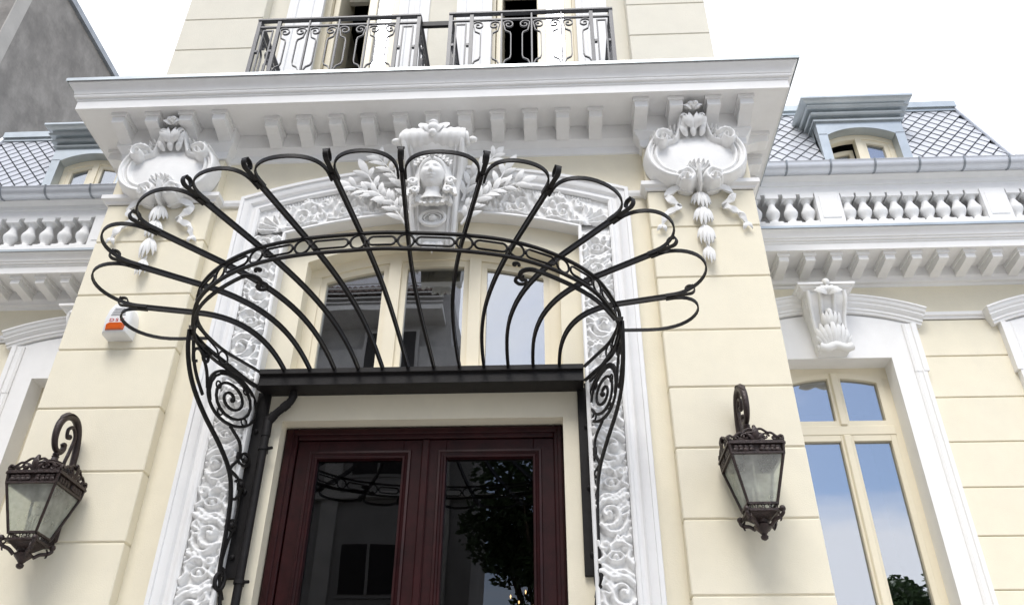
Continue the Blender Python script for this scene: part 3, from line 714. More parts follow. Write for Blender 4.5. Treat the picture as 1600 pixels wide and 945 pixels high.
ring_side=[(1.236,-.56),(1.222,-.44),(1.185,-.30),(1.11,-.15),(1.045,-.02)]
joints=[]; dirs=[]
for s_ in (1,-1):
    for i in range(6):
        bx,rp,tp=bases[i],ringp[i],tipp[i]
        B=Vector((CX+s_*bx,-.01,ZB)); Rg=Vector((CX+s_*rp[0],rp[1],zc(rp[1])+.01)); T=Vector((CX+s_*tp[0],tp[1],zc(tp[1])+.01))
        d=(T-Rg).normalized(); J=T-d*.125
        l=(Rg-B).length
        p=bez(B,B+Vector((s_*.0,-l*.36,.012)),Rg-d*l*.40,Rg,18)[:-1]+[Rg+(J-Rg)*t for t in lin(0,1,5)]
        rb=MB().bar(p,.015,.026).bar([q+Vector((0,0,.013)) for q in p],.022,.006).build('rib',iron,can,smooth=30)
        # stub and curl at the tip
        q=[J,J+d*.05]+[J+d*(.085+.026*cos(t))+Vector((0,0,.026+.026*sin(t))) for t in lin(-pi/2,pi*1.15,14)]
        MB().bar(q,[.022]*2+[.024]*14,.007,up=[Vector((0,0,1))]*2+[d*(-cos(t))+Vector((0,0,-sin(t))) for t in lin(-pi/2,pi*1.15,14)]).build('tip_curl',iron,rb,smooth=40)
        e_=d.cross(Vector((0,0,1))); MB().tube([q[8]-e_*.017,q[8]+e_*.017],.006,6).build('curl_pin',iron,rb)
        joints.append((s_,i,J,d,T))
JJ=sorted(joints,key=lambda k:k[4].x)
def side(v,other): return v
for k in range(11):
    (_,_,J0,d0,T0),(_,_,J1,d1,T1)=JJ[k],JJ[k+1]
    e0=d0.cross(Vector((0,0,1))); e1=d1.cross(Vector((0,0,1))); g0=1 if (T1-T0).dot(e0)>0 else -1; g1=1 if (T0-T1).dot(e1)>0 else -1
    A=J0+e0*g0*.018; Bq=J1+e1*g1*.018; L_=(Bq-A).length
    am=(d0+d1).normalized(); lead0=A-d0*.05; lead1=Bq-d1*.05
    mid=(A+Bq)/2+am*(.135+(.075 if k in (0,10) else .05 if k in (1,9) else .02 if k in (2,8) else 0)); tn=(Bq-A).normalized()
    c1=bez(A,A+d0*.085,mid-tn*L_*.33,mid,10); c2=bez(mid,mid+tn*L_*.33,Bq+d1*.085,Bq,10)
    p=[lead0]+c1+c2[1:]+[lead1]
    MB().bar(p,.009,.019,up=(0,0,1)).build('scallop',iron,can,smooth=40)
for k,s_ in ((0,-1),(11,1)):
    _,_,J,d,T=JJ[k]; e=Vector((0,1,0)); A=J+Vector((s_*.0,.02,0)); Bq=Vector((CX+s_*1.232,-.44,zc(-.44)))
    p=[A-d*.05]+bez(A,A+d*.22+Vector((0,.02,0)),Vector((CX+s_*1.74,-.44,zc(-.5)-.0)),Vector((CX+s_*1.42,-.44,zc(-.44))),16)+[Bq]
    MB().bar(p,.009,.019).build('scallop',iron,can,smooth=40)
half=[(0.0,-1.432)]+ringp+ring_side
full=[(-x,y) for x,y in half[::-1]]+half[1:]
rp=catmull([(CX+x,y,zc(y)) for x,y in full],8)
rg=MB().bar([p+Vector((0,0,-.008)) for p in rp],.020,.010).bar([p+Vector((0,0,-.108)) for p in rp],.020,.010).build('ring',iron,can,smooth=40)
# chain of links between the two rails: circle at each rib, long oval between
acc=[0]
for i in range(1,len(rp)): acc.append(acc[-1]+(rp[i]-rp[i-1]).length)
def at_len(s):
    s=min(max(s,0),acc[-1]); i=int(np.searchsorted(acc,s)); i=max(1,min(i,len(rp)-1)); t=(s-acc[i-1])/max(acc[i]-acc[i-1],1e-9); return rp[i-1]+(rp[i]-rp[i-1])*t
def near_len(p): return acc[min(range(len(rp)),key=lambda i:(rp[i].xy-p.xy).length)]
cl=sorted(near_len(Vector((CX+s_*x,y,0))) for s_ in (1,-1) for x,y in ringp+[(1.185,-.30)])
def link(sc,hl,hh):
    pts=[]
    for k in range(24):
        a=2*pi*(k+.5)/24; cx_,cz_=cos(a),sin(a)
        u=math.copysign(hl-hh,cx_)+hh*cx_ if hl>hh*1.3 else cx_*hl
        q=at_len(sc+u); pts.append(q+Vector((0,0,-.058+hh*cz_)))
    return MB().tube(pts,.0062,6,closed=True).build('link',iron,rg,smooth=60)
for k,sc in enumerate(cl):
    link(sc,.040,.041)
    if k<len(cl)-1:
        g=cl[k+1]-sc-.08; link((sc+cl[k+1])/2,g/2-.012,.026)
        for q in (sc+.046,cl[k+1]-.046):
            p=at_len(q); MB().ellipsoid(p+Vector((0,0,-.058)),(.011,.011,.011),8,6).build('bead',iron,rg,smooth=60)
# brackets
def bracket(s_):
    root=empty('bracket',None,None); root.parent=can
    def Q(fw,zz,off=0):      # point in the bracket's own splayed vertical plane; fw = distance out from the wall strip
        return Vector((CX+s_*(1.05+.188*sin(min(max(fw,0)/.66,1.05)*pi/2)),.10-fw,zz))
    nrm=Vector((1,.30*s_,0)).normalized()
    outer=catmull([Q(.012,2.80),Q(.055,2.90),Q(.066,3.0),Q(.072,3.2),Q(.088,3.38),Q(.135,3.52),Q(.245,3.64),Q(.41,3.75),Q(.56,3.84),Q(.68,3.92),Q(.765,4.02),Q(.80,4.13)],8)
    # continues under the ring and ends in a curl
    idx=[near_len(Vector((CX+s_*x,y,0))) for x,y in ((1.212,-.705),(.80,-1.255))]
    run=[at_len(idx[0]+(idx[1]-idx[0])*t)+Vector((-s_*.03*t,.035*t,-.115-.015*sin(pi*t))) for t in lin(.08,1,12)]
    tan=(run[-1]-run[-2]).normalized(); inw=Vector((-tan.y,tan.x,0))*(1 if s_<0 else -1)
    if inw.y<0: inw=-inw
    curl=[run[-1]+tan*(.055*sin(t))+inw*(.055-.055*cos(t)) *1.0 for t in lin(.3,pi*.9,9)]
    c2=curl[-1]; tail=[c2+tan*(-.02-.035*(1-t/7)*cos(t)+.035)+inw*(.035*(1-t/7)*sin(t)) for t in lin(.2,6,16)]
    path=outer+run
    n=len(path); MB().bar(path,[.014]*n,[.026-.006*max(0,(i-70)/max(1,n-70)) for i in range(n)],up=[nrm.cross((path[min(i+1,n-1)]-path[max(i-1,0)]).normalized()) for i in range(n)]).build('outer_bar',iron,root,smooth=40)
    MB().tube([run[-1]]+curl,.013,7).tube([run[-1]+tan*.11+inw*.01+(tan*cos(t)+inw*sin(t))*.032*(1-t/9) for t in lin(3.2,9.5,20)],.009,7).tube([c2+(tan*cos(t)+inw*sin(t))*.036*(1-t/9)+inw*.01 for t in lin(-1.4,5.5,20)],.010,7).build('end_curl',iron,root,smooth=60)
    # wall strip
    xs=sorted((CX+s_*1.0,CX+s_*1.095)); MB().cbox(xs[0],xs[1],.118,.149,2.93,4.13,.004).build('wall_strip',iron,root)
    sc=MB()
    def spir(c,r,a0,turns,dirn,rad=.010,ax=1.0,n=46):
        pts=[]
        for i in range(n):
            t=i/(n-1); q=r*(1-t)**.9+.012; a=a0+dirn*2*pi*turns*t; pts.append(Q(c[0]+q*cos(a)*ax,c[1]+q*sin(a)))
        m=len(pts); sc.bar(pts,.012,.016,up=[nrm.cross((pts[min(i+1,m-1)]-pts[max(i-1,0)]).normalized()) for i in range(m)]); sc.ellipsoid(pts[-1],(.018,.018,.018),8,6); return pts
    def line(pts,w=.012,h=.017):
        p=catmull([Q(*q) for q in pts],7); m=len(p); sc.bar(p,w,h,up=[nrm.cross((p[min(i+1,m-1)]-p[max(i-1,0)]).normalized()) for i in range(m)])
    # large spiral in an oval
    th=lin(0,2*pi,41); line([(.235+.215*cos(t),3.955+.160*sin(t)) for t in th])
    spir((.235,3.955),.150,-.6,2.6,1,ax=1.25)
    for c in ((.13,4.06),(.36,3.99),(.30,3.84),(.10,3.86)): 
        sc.tube([Q(c[0]+.022*cos(t),c[1]+.022*sin(t)) for t in lin(0,2*pi,17)[:-1]],.006,6,closed=True)
    # upper arm under the ring, from wall to the outer bar
    line([(.0,4.13),(.14,4.135),(.34,4.15),(.55,4.14),(.70,4.12),(.79,4.10)],.014,.024)
    line([(.45,3.92),(.50,4.02),(.60,4.09),(.68,4.05),(.66,3.99),(.62,4.01)])
    line([(.48,3.86),(.58,3.93),(.66,4.0),(.72,4.09)]); spir((.53,4.085),.036,2.5,1.3,-1)
    # lower scrolls
    line([(.20,3.79),(.10,3.72),(.085,3.63),(.125,3.56),(.135,3.53)]); spir((.045,3.64),.042,.4,1.5,-1)
    line([(.125,3.53),(.06,3.50),(.03,3.43),(.055,3.38),(.085,3.37)]); spir((.04,3.47),.024,.2,1.3,1)
    line([(.03,3.42),(.02,3.30),(.03,3.2),(.05,3.1),(.06,3.02)],.010,.012); spir((.035,3.22),.022,1.5,1.2,-1)
    sc.build('scrollwork',iron,root,smooth=40)
    # rolled foot
    MB().tube([Q(.055+.045*cos(t)*(1-t/16),2.90+.075*sin(t)*(1-t/16)) for t in lin(1.6,8.6,30)],.0125,8).tube([Q(.03,2.82),Q(.012,2.76),Q(.03,2.70)],.012,8).build('rolled_foot',iron,root,smooth=60)
    for zz in (3.05,3.45,3.85): MB().ellipsoid((CX+s_*1.05,.112,zz),(.016,.012,.016),10,6).build('bolt',iron,root,smooth=60)
bracket(-1); bracket(1)

# ---------------- downpipe
dp=empty('downpipe','black downpipe beside the door running down from the canopy gutter','downpipe')
pipe=catmull([(-.79,.06,4.10),(-.79,.06,4.055),(-.82,.065,4.01),(-.875,.075,3.965),(-.925,.085,3.91),(-.93,.085,3.80)],6)+[Vector((-.93,.085,zz)) for zz in lin(3.7,.1,8)]
MB().tube(pipe,.025,16).build('pipe',iron,dp,smooth=50)
MB().tube([(-.93,.085,3.93),(-.93,.085,3.80)],.029,16).tube([pipe[2],pipe[5]],.029,16).tube([pipe[11],pipe[15]],.029,16).tube([pipe[20],pipe[24]],.029,16).build('socket',iron,dp,smooth=50)
for zz in (3.72,2.90,1.9): MB().tube([(-.93,.085,zz-.012),(-.93,.085,zz+.012)],.032,16).tube([(-.90,.085,zz),(-.872,.075,zz)],.010,8).box(-.94,-.92,.085,.15,zz-.01,zz+.01).build('clamp',iron,dp,smooth=50)

# ---------------- wall lanterns
def lantern(cx,zr,label):
    L_=empty('wall_lantern',label,'lantern','lanterns on the entrance piers',loc=(cx,0,0))
    yc=-.205; hw,hb=.142,.078; z0,z1=zr-.325,zr-.062
    c=lambda w,zz,i:(w*((i in(1,2))*2-1),yc+w*((i in(2,3))*2-1),zz)
    b=MB()
    for i in range(4): b.tube([c(hw,z1,i),c(hb,z0,i)],.0085,6)
    for zz,w in ((zr-.005,hw+.010),(z1,hw),(z0,hb),(z0-.038,hb+.004)):
        for i in range(4): b.bar([c(w,zz,i),c(w,zz,(i+1)%4)],.017,.012)
    for i in range(4): b.tube([c(hw+.006,zr,i),c(hw,z1,i)],.009,6)
    b.build('frame',bronze,L_,smooth=50)
    # pierced frieze under the rim
    for i in range(4):
        p,q=Vector(c(hw+.002,zr-.034,i)),Vector(c(hw+.002,zr-.034,(i+1)%4)); d=(q-p).normalized(); n=Vector((d.y,-d.x,0)); b=MB()
        for sg in (-1,1):
            m=(p+q)/2
            for k in range(4):
                a=m+d*sg*(.012+.028*k); b.leaf(a,a+d*sg*.036+Vector((0,0,.016*(-1)**k))+n*.006,.024,n,.16); b.leaf(a,a+d*sg*.032-Vector((0,0,.014*(-1)**k))+n*.006,.020,n,.16)
        b.bar([p-n*.006,q-n*.006],.003,.05); b.build('frieze',bronze,L_,smooth=50)
        # crest on the rim
        b=MB(); top=zr+.004; w=hw+.008; p,q=Vector(c(w,top,i)),Vector(c(w,top,(i+1)%4)); m=(p+q)/2
        for sg in (-1,1):
            pts=[m+d*sg*x+Vector((0,0,h)) for x,h in ((.0,.064),(.035,.074),(.068,.052),(.092,.048),(.120,.026),(.142,.034),(.150,.014),(.132,.012))]
            b.tube(catmull(pts,5),.0075,6); b.tube([m+d*sg*(.055+.022*cos(t)*(1-t/10))+Vector((0,0,.028+.020*sin(t)*(1-t/10))) for t in lin(0,7,18)],.0058,5)
            b.tube([m+d*sg*(.103+.016*cos(t)*(1-t/10))+Vector((0,0,.018+.013*sin(t)*(1-t/10))) for t in lin(0,7,16)],.0052,5)
            b.leaf(m,m+d*sg*.045+Vector((0,0,.045))+n*.01,.022,n,.12)
        b.leaf(m-Vector((0,0,.005)),m+Vector((0,0,.092))+n*.012,.040,n,.14); b.ellipsoid(m+Vector((0,0,.084)),(.012,.012,.014),8,6)
        b.bar([p,q],.014,.010); b.build('crest',bronze,L_,smooth=60)
        a_,b_,c_,d_=c(hw-.006,z1,i),c(hw-.006,z1,(i+1)%4),c(hb-.005,z0,(i+1)%4),c(hb-.005,z0,i)
        MB().add([a_,b_,c_,d_],[(0,1,2,3)]).build('glass',frostM,L_)
        b=MB(); p,q=Vector(c(hb,z0-.019,i)),Vector(c(hb,z0-.019,(i+1)%4))
        for t in lin(.14,.86,4):
            m=p+(q-p)*t; b.tube([m+d*.014*cos(k)+Vector((0,0,.014*sin(k))) for k in lin(0,2*pi,13)[:-1]],.003,5,closed=True)
        b.build('gallery',bronze,L_,smooth=60)
        # foot scroll at each corner
        k0=Vector(c(hb,z0-.04,i)); dg=(k0-Vector((0,yc,k0.z))).normalized(); b=MB()
        b.tube(catmull([k0+dg*.014+Vector((0,0,.006)),k0+dg*.026+Vector((0,0,-.014)),k0+dg*.008+Vector((0,0,-.034)),k0-dg*.03+Vector((0,0,-.046)),k0-dg*.06+Vector((0,0,-.07))],5),.0105,7); b.ellipsoid(k0+dg*.024+Vector((0,0,.004)),(.018,.018,.018),8,6); b.leaf(k0+Vector((0,0,-.01)),k0+dg*.006+Vector((0,0,-.06)),.03,dg,.15); b.build('foot_scroll',bronze,L_,smooth=60)
    # roof: shallow tray and stepped cap
    b=MB(); v=[c(hw+.004,zr-.012,i) for i in range(4)]+[c(.075,zr+.035,i) for i in range(4)]+[c(.06,zr+.075,i) for i in range(4)]
    b.add(v,[(i,(i+1)%4,(i+1)%4+4,i+4) for i in range(4)]+[(i+4,(i+1)%4+4,(i+1)%4+8,i+8) for i in range(4)]+[(8,9,10,11),(3,2,1,0)])
    b.lathe([(.088,0),(.095,.008),(.088,.018),(.062,.022),(.066,.034),(.05,.042),(.024,.05),(.018,.07),(.022,.078),(.012,.09)],20,(0,yc,zr+.074)); b.build('roof',bronze,L_,smooth=40)
    b=MB(); v=[c(hb,z0-.038,i) for i in range(4)]+[c(.03,z0-.085,i) for i in range(4)]; b.add(v,[(i,(i+1)%4,(i+1)%4+4,i+4) for i in range(4)]+[(3,2,1,0),(4,5,6,7)])
    b.lathe([(.008,-.178),(.019,-.170),(.021,-.158),(.013,-.149),(.024,-.135),(.046,-.112),(.050,-.10),(.036,-.09),(.044,-.078),(.045,-.06)],16,(0,yc,z0)); b.build('pendant',bronze,L_,smooth=50)
    # candle lamps
    b=MB()
    for x,y in ((-.025,-.01),(.025,.02),(0,-.035)): b.lathe([(.010,0),(.010,.075),(.012,.078),(.008,.085),(.010,.10),(.004,.125)],10,(x,yc+y,z0-.01))
    b.tube([(0,yc,z1+.03),(0,yc,z0)],.005,6); b.build('candles',candle,L_,smooth=50)
    # goose neck arm
    za=zr+.17; A=lambda y,zz:Vector((0,y,zz))
    main=catmull([A(-.004,zr+.02),A(-.012,zr+.16),A(-.03,zr+.30),A(-.075,zr+.395),A(-.14,zr+.428),A(-.215,zr+.405),A(-.265,zr+.34),A(-.27,zr+.255),A(-.235,zr+.195),A(-.18,zr+.19),A(-.155,zr+.225),A(-.17,zr+.25)],7)
    n=len(main); b=MB().tube(main,[.017+.006*sin(pi*min(1,i/n*1.4)) for i in range(n)],10)
    b.tube(catmull([A(-.03,zr+.05),A(-.10,zr+.13),A(-.085,zr+.24),A(-.075,zr+.33),A(-.12,zr+.375),A(-.165,zr+.345),A(-.155,zr+.30),A(-.125,zr+.305)],7),.011,8)
    b.leaf(A(-.10,zr+.43),A(-.285,zr+.36),.055,(0,-.4,1),.22); b.ellipsoid(A(-.16,zr+.243),(.018,.02,.018)); b.ellipsoid(A(-.132,zr+.31),(.016,.018,.016)); b.tube([A(-.205,zr+.195),A(yc,zr+.15)],.011,8); b.ellipsoid(A(-.206,zr+.165),(.02,.02,.014))
    b.build('arm',bronze,L_,smooth=60)
    b=MB().cbox(-.05,.05,-.022,.0,zr-.30,zr+.08,.008).cbox(-.035,.035,-.14,-.015,zr-.06,zr-.02,.006)
    b.prism_yz([(-.02,zr-.06),(-.075,zr-.06),(-.05,zr-.22),(-.02,zr-.32)],-.045,.045); b.build('backplate',bronze,L_,smooth=40)
lantern(-2.06,3.405,'brown cast iron wall lantern with frosted glass on the left pier, below the alarm siren')
lantern(2.0,3.525,'brown cast iron wall lantern with frosted glass on the right pier, near the tall window')

# ---------------- alarm siren
si=empty('alarm_siren','white plastic alarm siren with orange lens on the left pier','siren',loc=(-2.005,0,4.585))
b=MB(); outl=[(-.085,-.115),(.085,-.115),(.092,.0),(.08,.07),(.05,.12),(0,.135),(-.05,.12),(-.08,.07),(-.092,.0)]
v=[];f=[]
for y,s_ in ((0,1),(-.085,1),(-.106,.94),(-.113,.84)): v+=[(x*s_,y,zz*s_-(1-s_)*.03) for x,zz in outl]
n=len(outl)
for i in range(3):
    for k in range(n): f.append((i*n+k,i*n+(k+1)%n,(i+1)*n+(k+1)%n,(i+1)*n+k))
f+=[tuple(range(n)),tuple(3*n+k for k in range(n-1,-1,-1))]
b.add(v,f).build('housing',plastic,si,smooth=50)
b=MB()
for k in range(5): b.box(-.05+.004*k,.05-.004*k,-.1155,-.111,.020+.013*k,.025+.013*k)
b.build('louvre',greyink,si)
v=[(-.062,-.1135,-.095),(.062,-.1135,-.095),(.066,-.1135,-.055),(.045,-.1135,-.040),(-.045,-.1135,-.040),(-.066,-.1135,-.055)]
v2=[(x*.85,-.128,zz*.85-.010) for x,_,zz in v]; MB().add(v+v2,[tuple(range(6,12))]+[(i,(i+1)%6,(i+1)%6+6,i+6) for i in range(6)]).build('lens',lensM,si,smooth=30)
tcu=bpy.data.curves.new('lettering','FONT'); tcu.body='DSC'; tcu.size=.042; tcu.align_x='CENTER'; tcu.extrude=.0006; tcu.space_character=1.25
to=bpy.data.objects.new('lettering_src',tcu); COL.objects.link(to); bpy.context.view_layer.update()
tm=bpy.data.meshes.new_from_object(to.evaluated_get(bpy.context.evaluated_depsgraph_get())); bpy.data.objects.remove(to)
tm.name='lettering'; tm.materials.clear(); tm.materials.append(redink); t=inst(tm,'lettering',si,(0,-.1155,-.026),(pi/2,0,0),(1.15,.75,1))

# ---------------- upper storey
up=vpart('upper_storey')
UJ=[6.62,6.82,7.235,7.655,8.075,8.5,9.0]
for x0,x1 in ((-2.455,-1.715),(1.64,2.345)):
    core=MB().box(x0+.012,x1-.012,.212,2.5,6.6,9.2).build('upper_pier',creamU,villa)
    for a_,b_ in zip(UJ[:-1],UJ[1:]): MB().cbox(x0,x1,.20,2.48,a_+.004,b_-.004,.005).build('stone_course',creamU,core)
ww=((-1.235,-.44),(.375,1.215))
b=MB(); xs=[-1.75,ww[0][0],ww[0][1],ww[1][0],ww[1][1],1.66]
for i in (0,2,4): b.box(xs[i],xs[i+1],.32,2.3,6.6,9.2)
b.box(-1.75,1.66,.75,.8,9.0,9.2); b.build('upper_wall',creamU,up)
for wi,(x0,x1) in enumerate(ww):
    fr=vpart('french_window')
    for xa,xb in ((x0-.27,x0),(x1,x1+.225)):
        p0=xa+.02; MB().sweep_xy([(xa,.33),(xa,.32),(xb,.32),(xb,.33)],[(0,6.6),(.03,6.6),(.03,9.2),(0,9.2)]).cbox(xa+.03,xa+.06,.27,.295,6.6,9.2,.004).cbox(xb-.11,xb-.06,.275,.295,6.6,9.2,.004).build('surround',white,fr)
    xm=(x0+x1)/2+.03
    MB().box(x0,x0+.055,.44,.52,6.6,9.2).box(x1-.055,x1,.44,.52,6.6,9.2).build('frame',frameM,fr)
    s_=MB().cbox(xm,xm+.085,.43,.50,6.7,9.2,.006).cbox(x1-.135,x1-.055,.43,.50,6.7,9.2,.006).box(xm+.08,x1-.13,.44,.5,6.7,7.0).build('sash',frameM,fr)
    MB().box(xm+.08,x1-.13,.462,.468,7.0,9.2).build('pane',paneM,s_)
    lf=MB().cbox(x0+.06,x0+.115,.50,.95,6.7,9.2,.006).build('open_sash',frameM,fr)
MB().add([(-1.7,.8,6.62),(1.6,.8,6.62),(1.6,3,6.62),(-1.7,3,6.62),(-1.7,.8,9.2),(1.6,.8,9.2),(1.6,3,9.2),(-1.7,3,9.2)],[(3,2,6,7),(0,3,7,4),(1,5,6,2),(0,1,2,3),(4,7,6,5)]).build('room_lining',dark,up,fix=False)
MB().box(-1.75,1.66,.3,2.5,9.2,9.3).build('lintel',creamU,up)

# ---------------- balcony railings
def railing(x0,x1,posts,label):
    r=empty('balcony_railing',label,'railing','balcony railings above the cornice')
    y=-.25; zt,zl,zb=7.428,7.345,6.70
    b=MB().bar([(x0-.015,y,zt),(x1+.015,y,zt)],.04,.016).bar([(x0,y,zl),(x1,y,zl)],.018,.016).bar([(x0,y,zb),(x1,y,zb)],.018,.014)
    for xx in (x0,x1): b.bar([(xx,y,zt),(xx,.32,zt)],.036,.016,).bar([(xx,y,zl),(xx,.32,zl)],.016,.016).bar([(xx,y,zb),(xx,.32,zb)],.016,.014)
    b.build('rails',ironR,r)
    for k,xx in enumerate([x0]+posts+[x1]):
        w=.030 if k in (0,1,len(posts),len(posts)+1) else .013
        MB().box(xx-w/2,xx+w/2,y-.012,y+.012,6.63,zt-.008).build('post',ironR,r)
    def scroll(cx,sg,yy,ax='x'):
        pts=[]
        for t in lin(0,1,26):
            a=-.9+t*2*pi*1.35; q=.010+.040*t; pts.append((sg*(.062-.0+q*cos(a)) ,7.275+q*sin(a)))
        # from the spiral swing under to the neck, straight rod, flare at the foot
        pts=[(sg*(.066+(.008+.040*t)*cos(2.2-t*8.0)),7.276+(.008+.042*t)*sin(2.2-t*8.0)) for t in lin(0,1,28)]
        e=pts[-1]; pts+= [(sg*.092,7.205),(sg*.052,7.178),(sg*.046,7.15),(sg*.046,6.90),(sg*.055,6.868),(sg*.090,6.845),(sg*.108,6.80),(sg*.085,6.765),(sg*.058,6.785)]
        return pts
    P=[x0]+posts+[x1]
    for a_,b_ in zip(P[1:-2],P[2:-1]):
        cx=(a_+b_)/2; bb=MB()
        for sg in (-1,1):
            p=[(cx+u,y,zz) for u,zz in scroll(cx,sg,y)]; bb.bar(p,.016,.008,up=[Vector((0,1,0)).cross((Vector(p[min(i+1,len(p)-1)])-Vector(p[max(i-1,0)])).normalized()) for i in range(len(p))])
        bb.build('scroll_panel',ironR,r)
    for a_,b_ in ((P[0],P[1]),(P[-2],P[-1])):
        u0,u1=a_+.045,b_-.045; bb=MB().box(u0-.006,u0+.006,y-.006,y+.006,6.70,7.305).box(u1-.006,u1+.006,y-.006,y+.006,6.70,7.305).box(u0,u1,y-.005,y+.007,7.295,7.307)
        for xx in (a_+.025,b_-.025): bb.box(xx-.012,xx+.012,y-.012,y+.012,7.03,7.055)
        bb.build('end_panel',ironR,r)
    for xx in (x0,x1):
        bb=MB()
        for yy in (-.06,.14):
            for sg in (-1,1):
                p=[(xx,yy+u*.85,zz) for u,zz in scroll(0,sg,0)]; bb.bar(p,.016,.008,up=[Vector((1,0,0)).cross((Vector(p[min(i+1,len(p)-1)])-Vector(p[max(i-1,0)])).normalized()) for i in range(len(p))])
        bb.build('side_panel',ironR,r)
railing(-1.487,-.148,[-1.319,-1.063,-.814,-.571,-.322],'grey iron balcony railing with scrolls above the left of the cornice')
railing(.116,1.433,[.29,.537,.783,1.025,1.27],'grey iron balcony railing with scrolls above the right of the cornice')
o=MB().cbox(-.135,.10,-.20,-.17,7.36,7.425,.006).build('linking_bar',iron); tag(o,'short black flat bar linking the two balcony railings','bar')

# ---------------- wings
bal=None
def baluster_mesh():
    b=MB(); pr=[(.05,.024),(.05,.042),(.034,.054),(.030,.07),(.044,.10),(.057,.128),(.061,.152),(.057,.170),(.042,.20),(.031,.235),(.028,.25),(.036,.262),(.040,.275),(.05,.292)]
    b.lathe(pr,16); b.box(-.058,.058,-.058,.058,0,.028); b.box(-.058,.058,-.058,.058,.288,.333)
    o=b.build('baluster',white,None,smooth=40); me=o.data; bpy.data.objects.remove(o); return me
balM=baluster_mesh(); wmodM=modillion_mesh(.24,.084,.102,.078,'modillion')
def tile_mesh(w,h):
    b=MB(); t=.008; pts=[(0,-h/2),(w/2,0),(0,h/2),(-w/2,0)]
    v=[(x*.885,-t-.010*(z<0)-.004*(z==0),z*.885) for x,z in pts]+[(x*.905,0,z*.905) for x,z in pts]
    b.add(v,[(0,1,2,3),(7,6,5,4)]+[(i,i+4,(i+1)%4+4,(i+1)%4) for i in range(4)]); o=b.build('slate_tile',slate,None); me=o.data; bpy.data.objects.remove(o); return me
TW,TH=.128,.158; tileM=tile_mesh(TW,TH)
def key_console(wx,dz,parent):
    # acanthus console above the window
    k=empty('console_keystone',None,None); k.parent=parent
    b=MB(); lv=[(4.914,1.10,.115),(4.95,1.06,.125),(5.02,1.065,.125),(5.12,1.075,.13),(5.22,1.06,.14),(5.30,1.02,.155),(5.37,.985,.16),(5.42,.985,.16)]
    v=[];f=[]
    for zz,y,w in lv: v+=[(wx-w,1.2,zz+dz),(wx-w,y,zz+dz),(wx+w,y,zz+dz),(wx+w,1.2,zz+dz)]
    for i in range(len(lv)-1):
        for q in range(3): f.append((i*4+q,i*4+q+1,i*4+5+q,i*4+4+q))
    f+=[(0,1,2,3),tuple((len(lv)-1)*4+q for q in (3,2,1,0))]; b.add(v,f)
    for x in (-.135,-.05,.05,.135): b.tube([(wx+x*lv[i][2]/.15,lv[i][1]-.004,lv[i][0]+dz) for i in range(2,8)],.016,7)
    for s_ in (-1,1):
        b.tube([(wx+s_*(.155),1.06+.055*(1-t/9)*cos(t),5.345+dz+.055*(1-t/9)*sin(t)) for t in lin(0,8,26)],.012,6)
        b.tube([(wx+s_*.125,1.085+.03*(1-t/9)*cos(t),4.945+dz+.03*(1-t/9)*sin(t)) for t in lin(0,7,20)],.012,6)
    b.build('console_body',whiteorn,k,smooth=45)
    b=MB()
    for i in range(-3,4):
        a=i*.36; b.leaf((wx+.026*i,1.055,4.95+dz),(wx+.135*sin(a),1.005+.012*abs(i),5.045+dz+.135*cos(a)),.050,(sin(a)*.9,-1,0),.13)
        b.leaf((wx+.03*i,1.05,4.95+dz),(wx+.150*sin(a*1.15),1.035,4.985+dz+.10*cos(a)),.034,(sin(a)*.9,-1,0),.10)
    for i in range(-2,3):
        a=i*.42; b.leaf((wx+.02*i,1.045,5.08+dz),(wx+.085*sin(a),.985,5.18+dz+.06*cos(a)),.044,(sin(a)*.9,-1,.1),.14)
    b.tube([(wx+x,1.045,4.935+dz+.012*cos(x*40)) for x in lin(-.125,.125,15)],.034,9)
    b.ellipsoid((wx,1.02,5.235+dz),(.028,.03,.04)); b.build('acanthus',whiteorn,k,smooth=60)
    b=MB()
    for i in range(7):
        a=radians(-70+i*23.3); b.leaf((wx,.955,5.375+dz),(wx+.125*sin(a),.93,5.385+dz+.085*cos(a)-.02),.055,(sin(a)*.6,-1,.1),.26)
    b.ellipsoid((wx,.94,5.475+dz),(.03,.03,.035)); b.ellipsoid((wx,.955,5.405+dz),(.035,.03,.03)); b.build('palmette',whiteorn,k,smooth=60)
    pr=[(0,5.415),(.02,5.418),(.03,5.43),(.045,5.435),(.05,5.45),(.068,5.455),(.068,5.475),(0,5.478)]
    MB().sweep_xy([(wx-.16,1.22),(wx-.16,1.0),(wx+.16,1.0),(wx+.16,1.22)],[(o,zz+dz) for o,zz in pr]).build('cap',white,k,smooth=25)
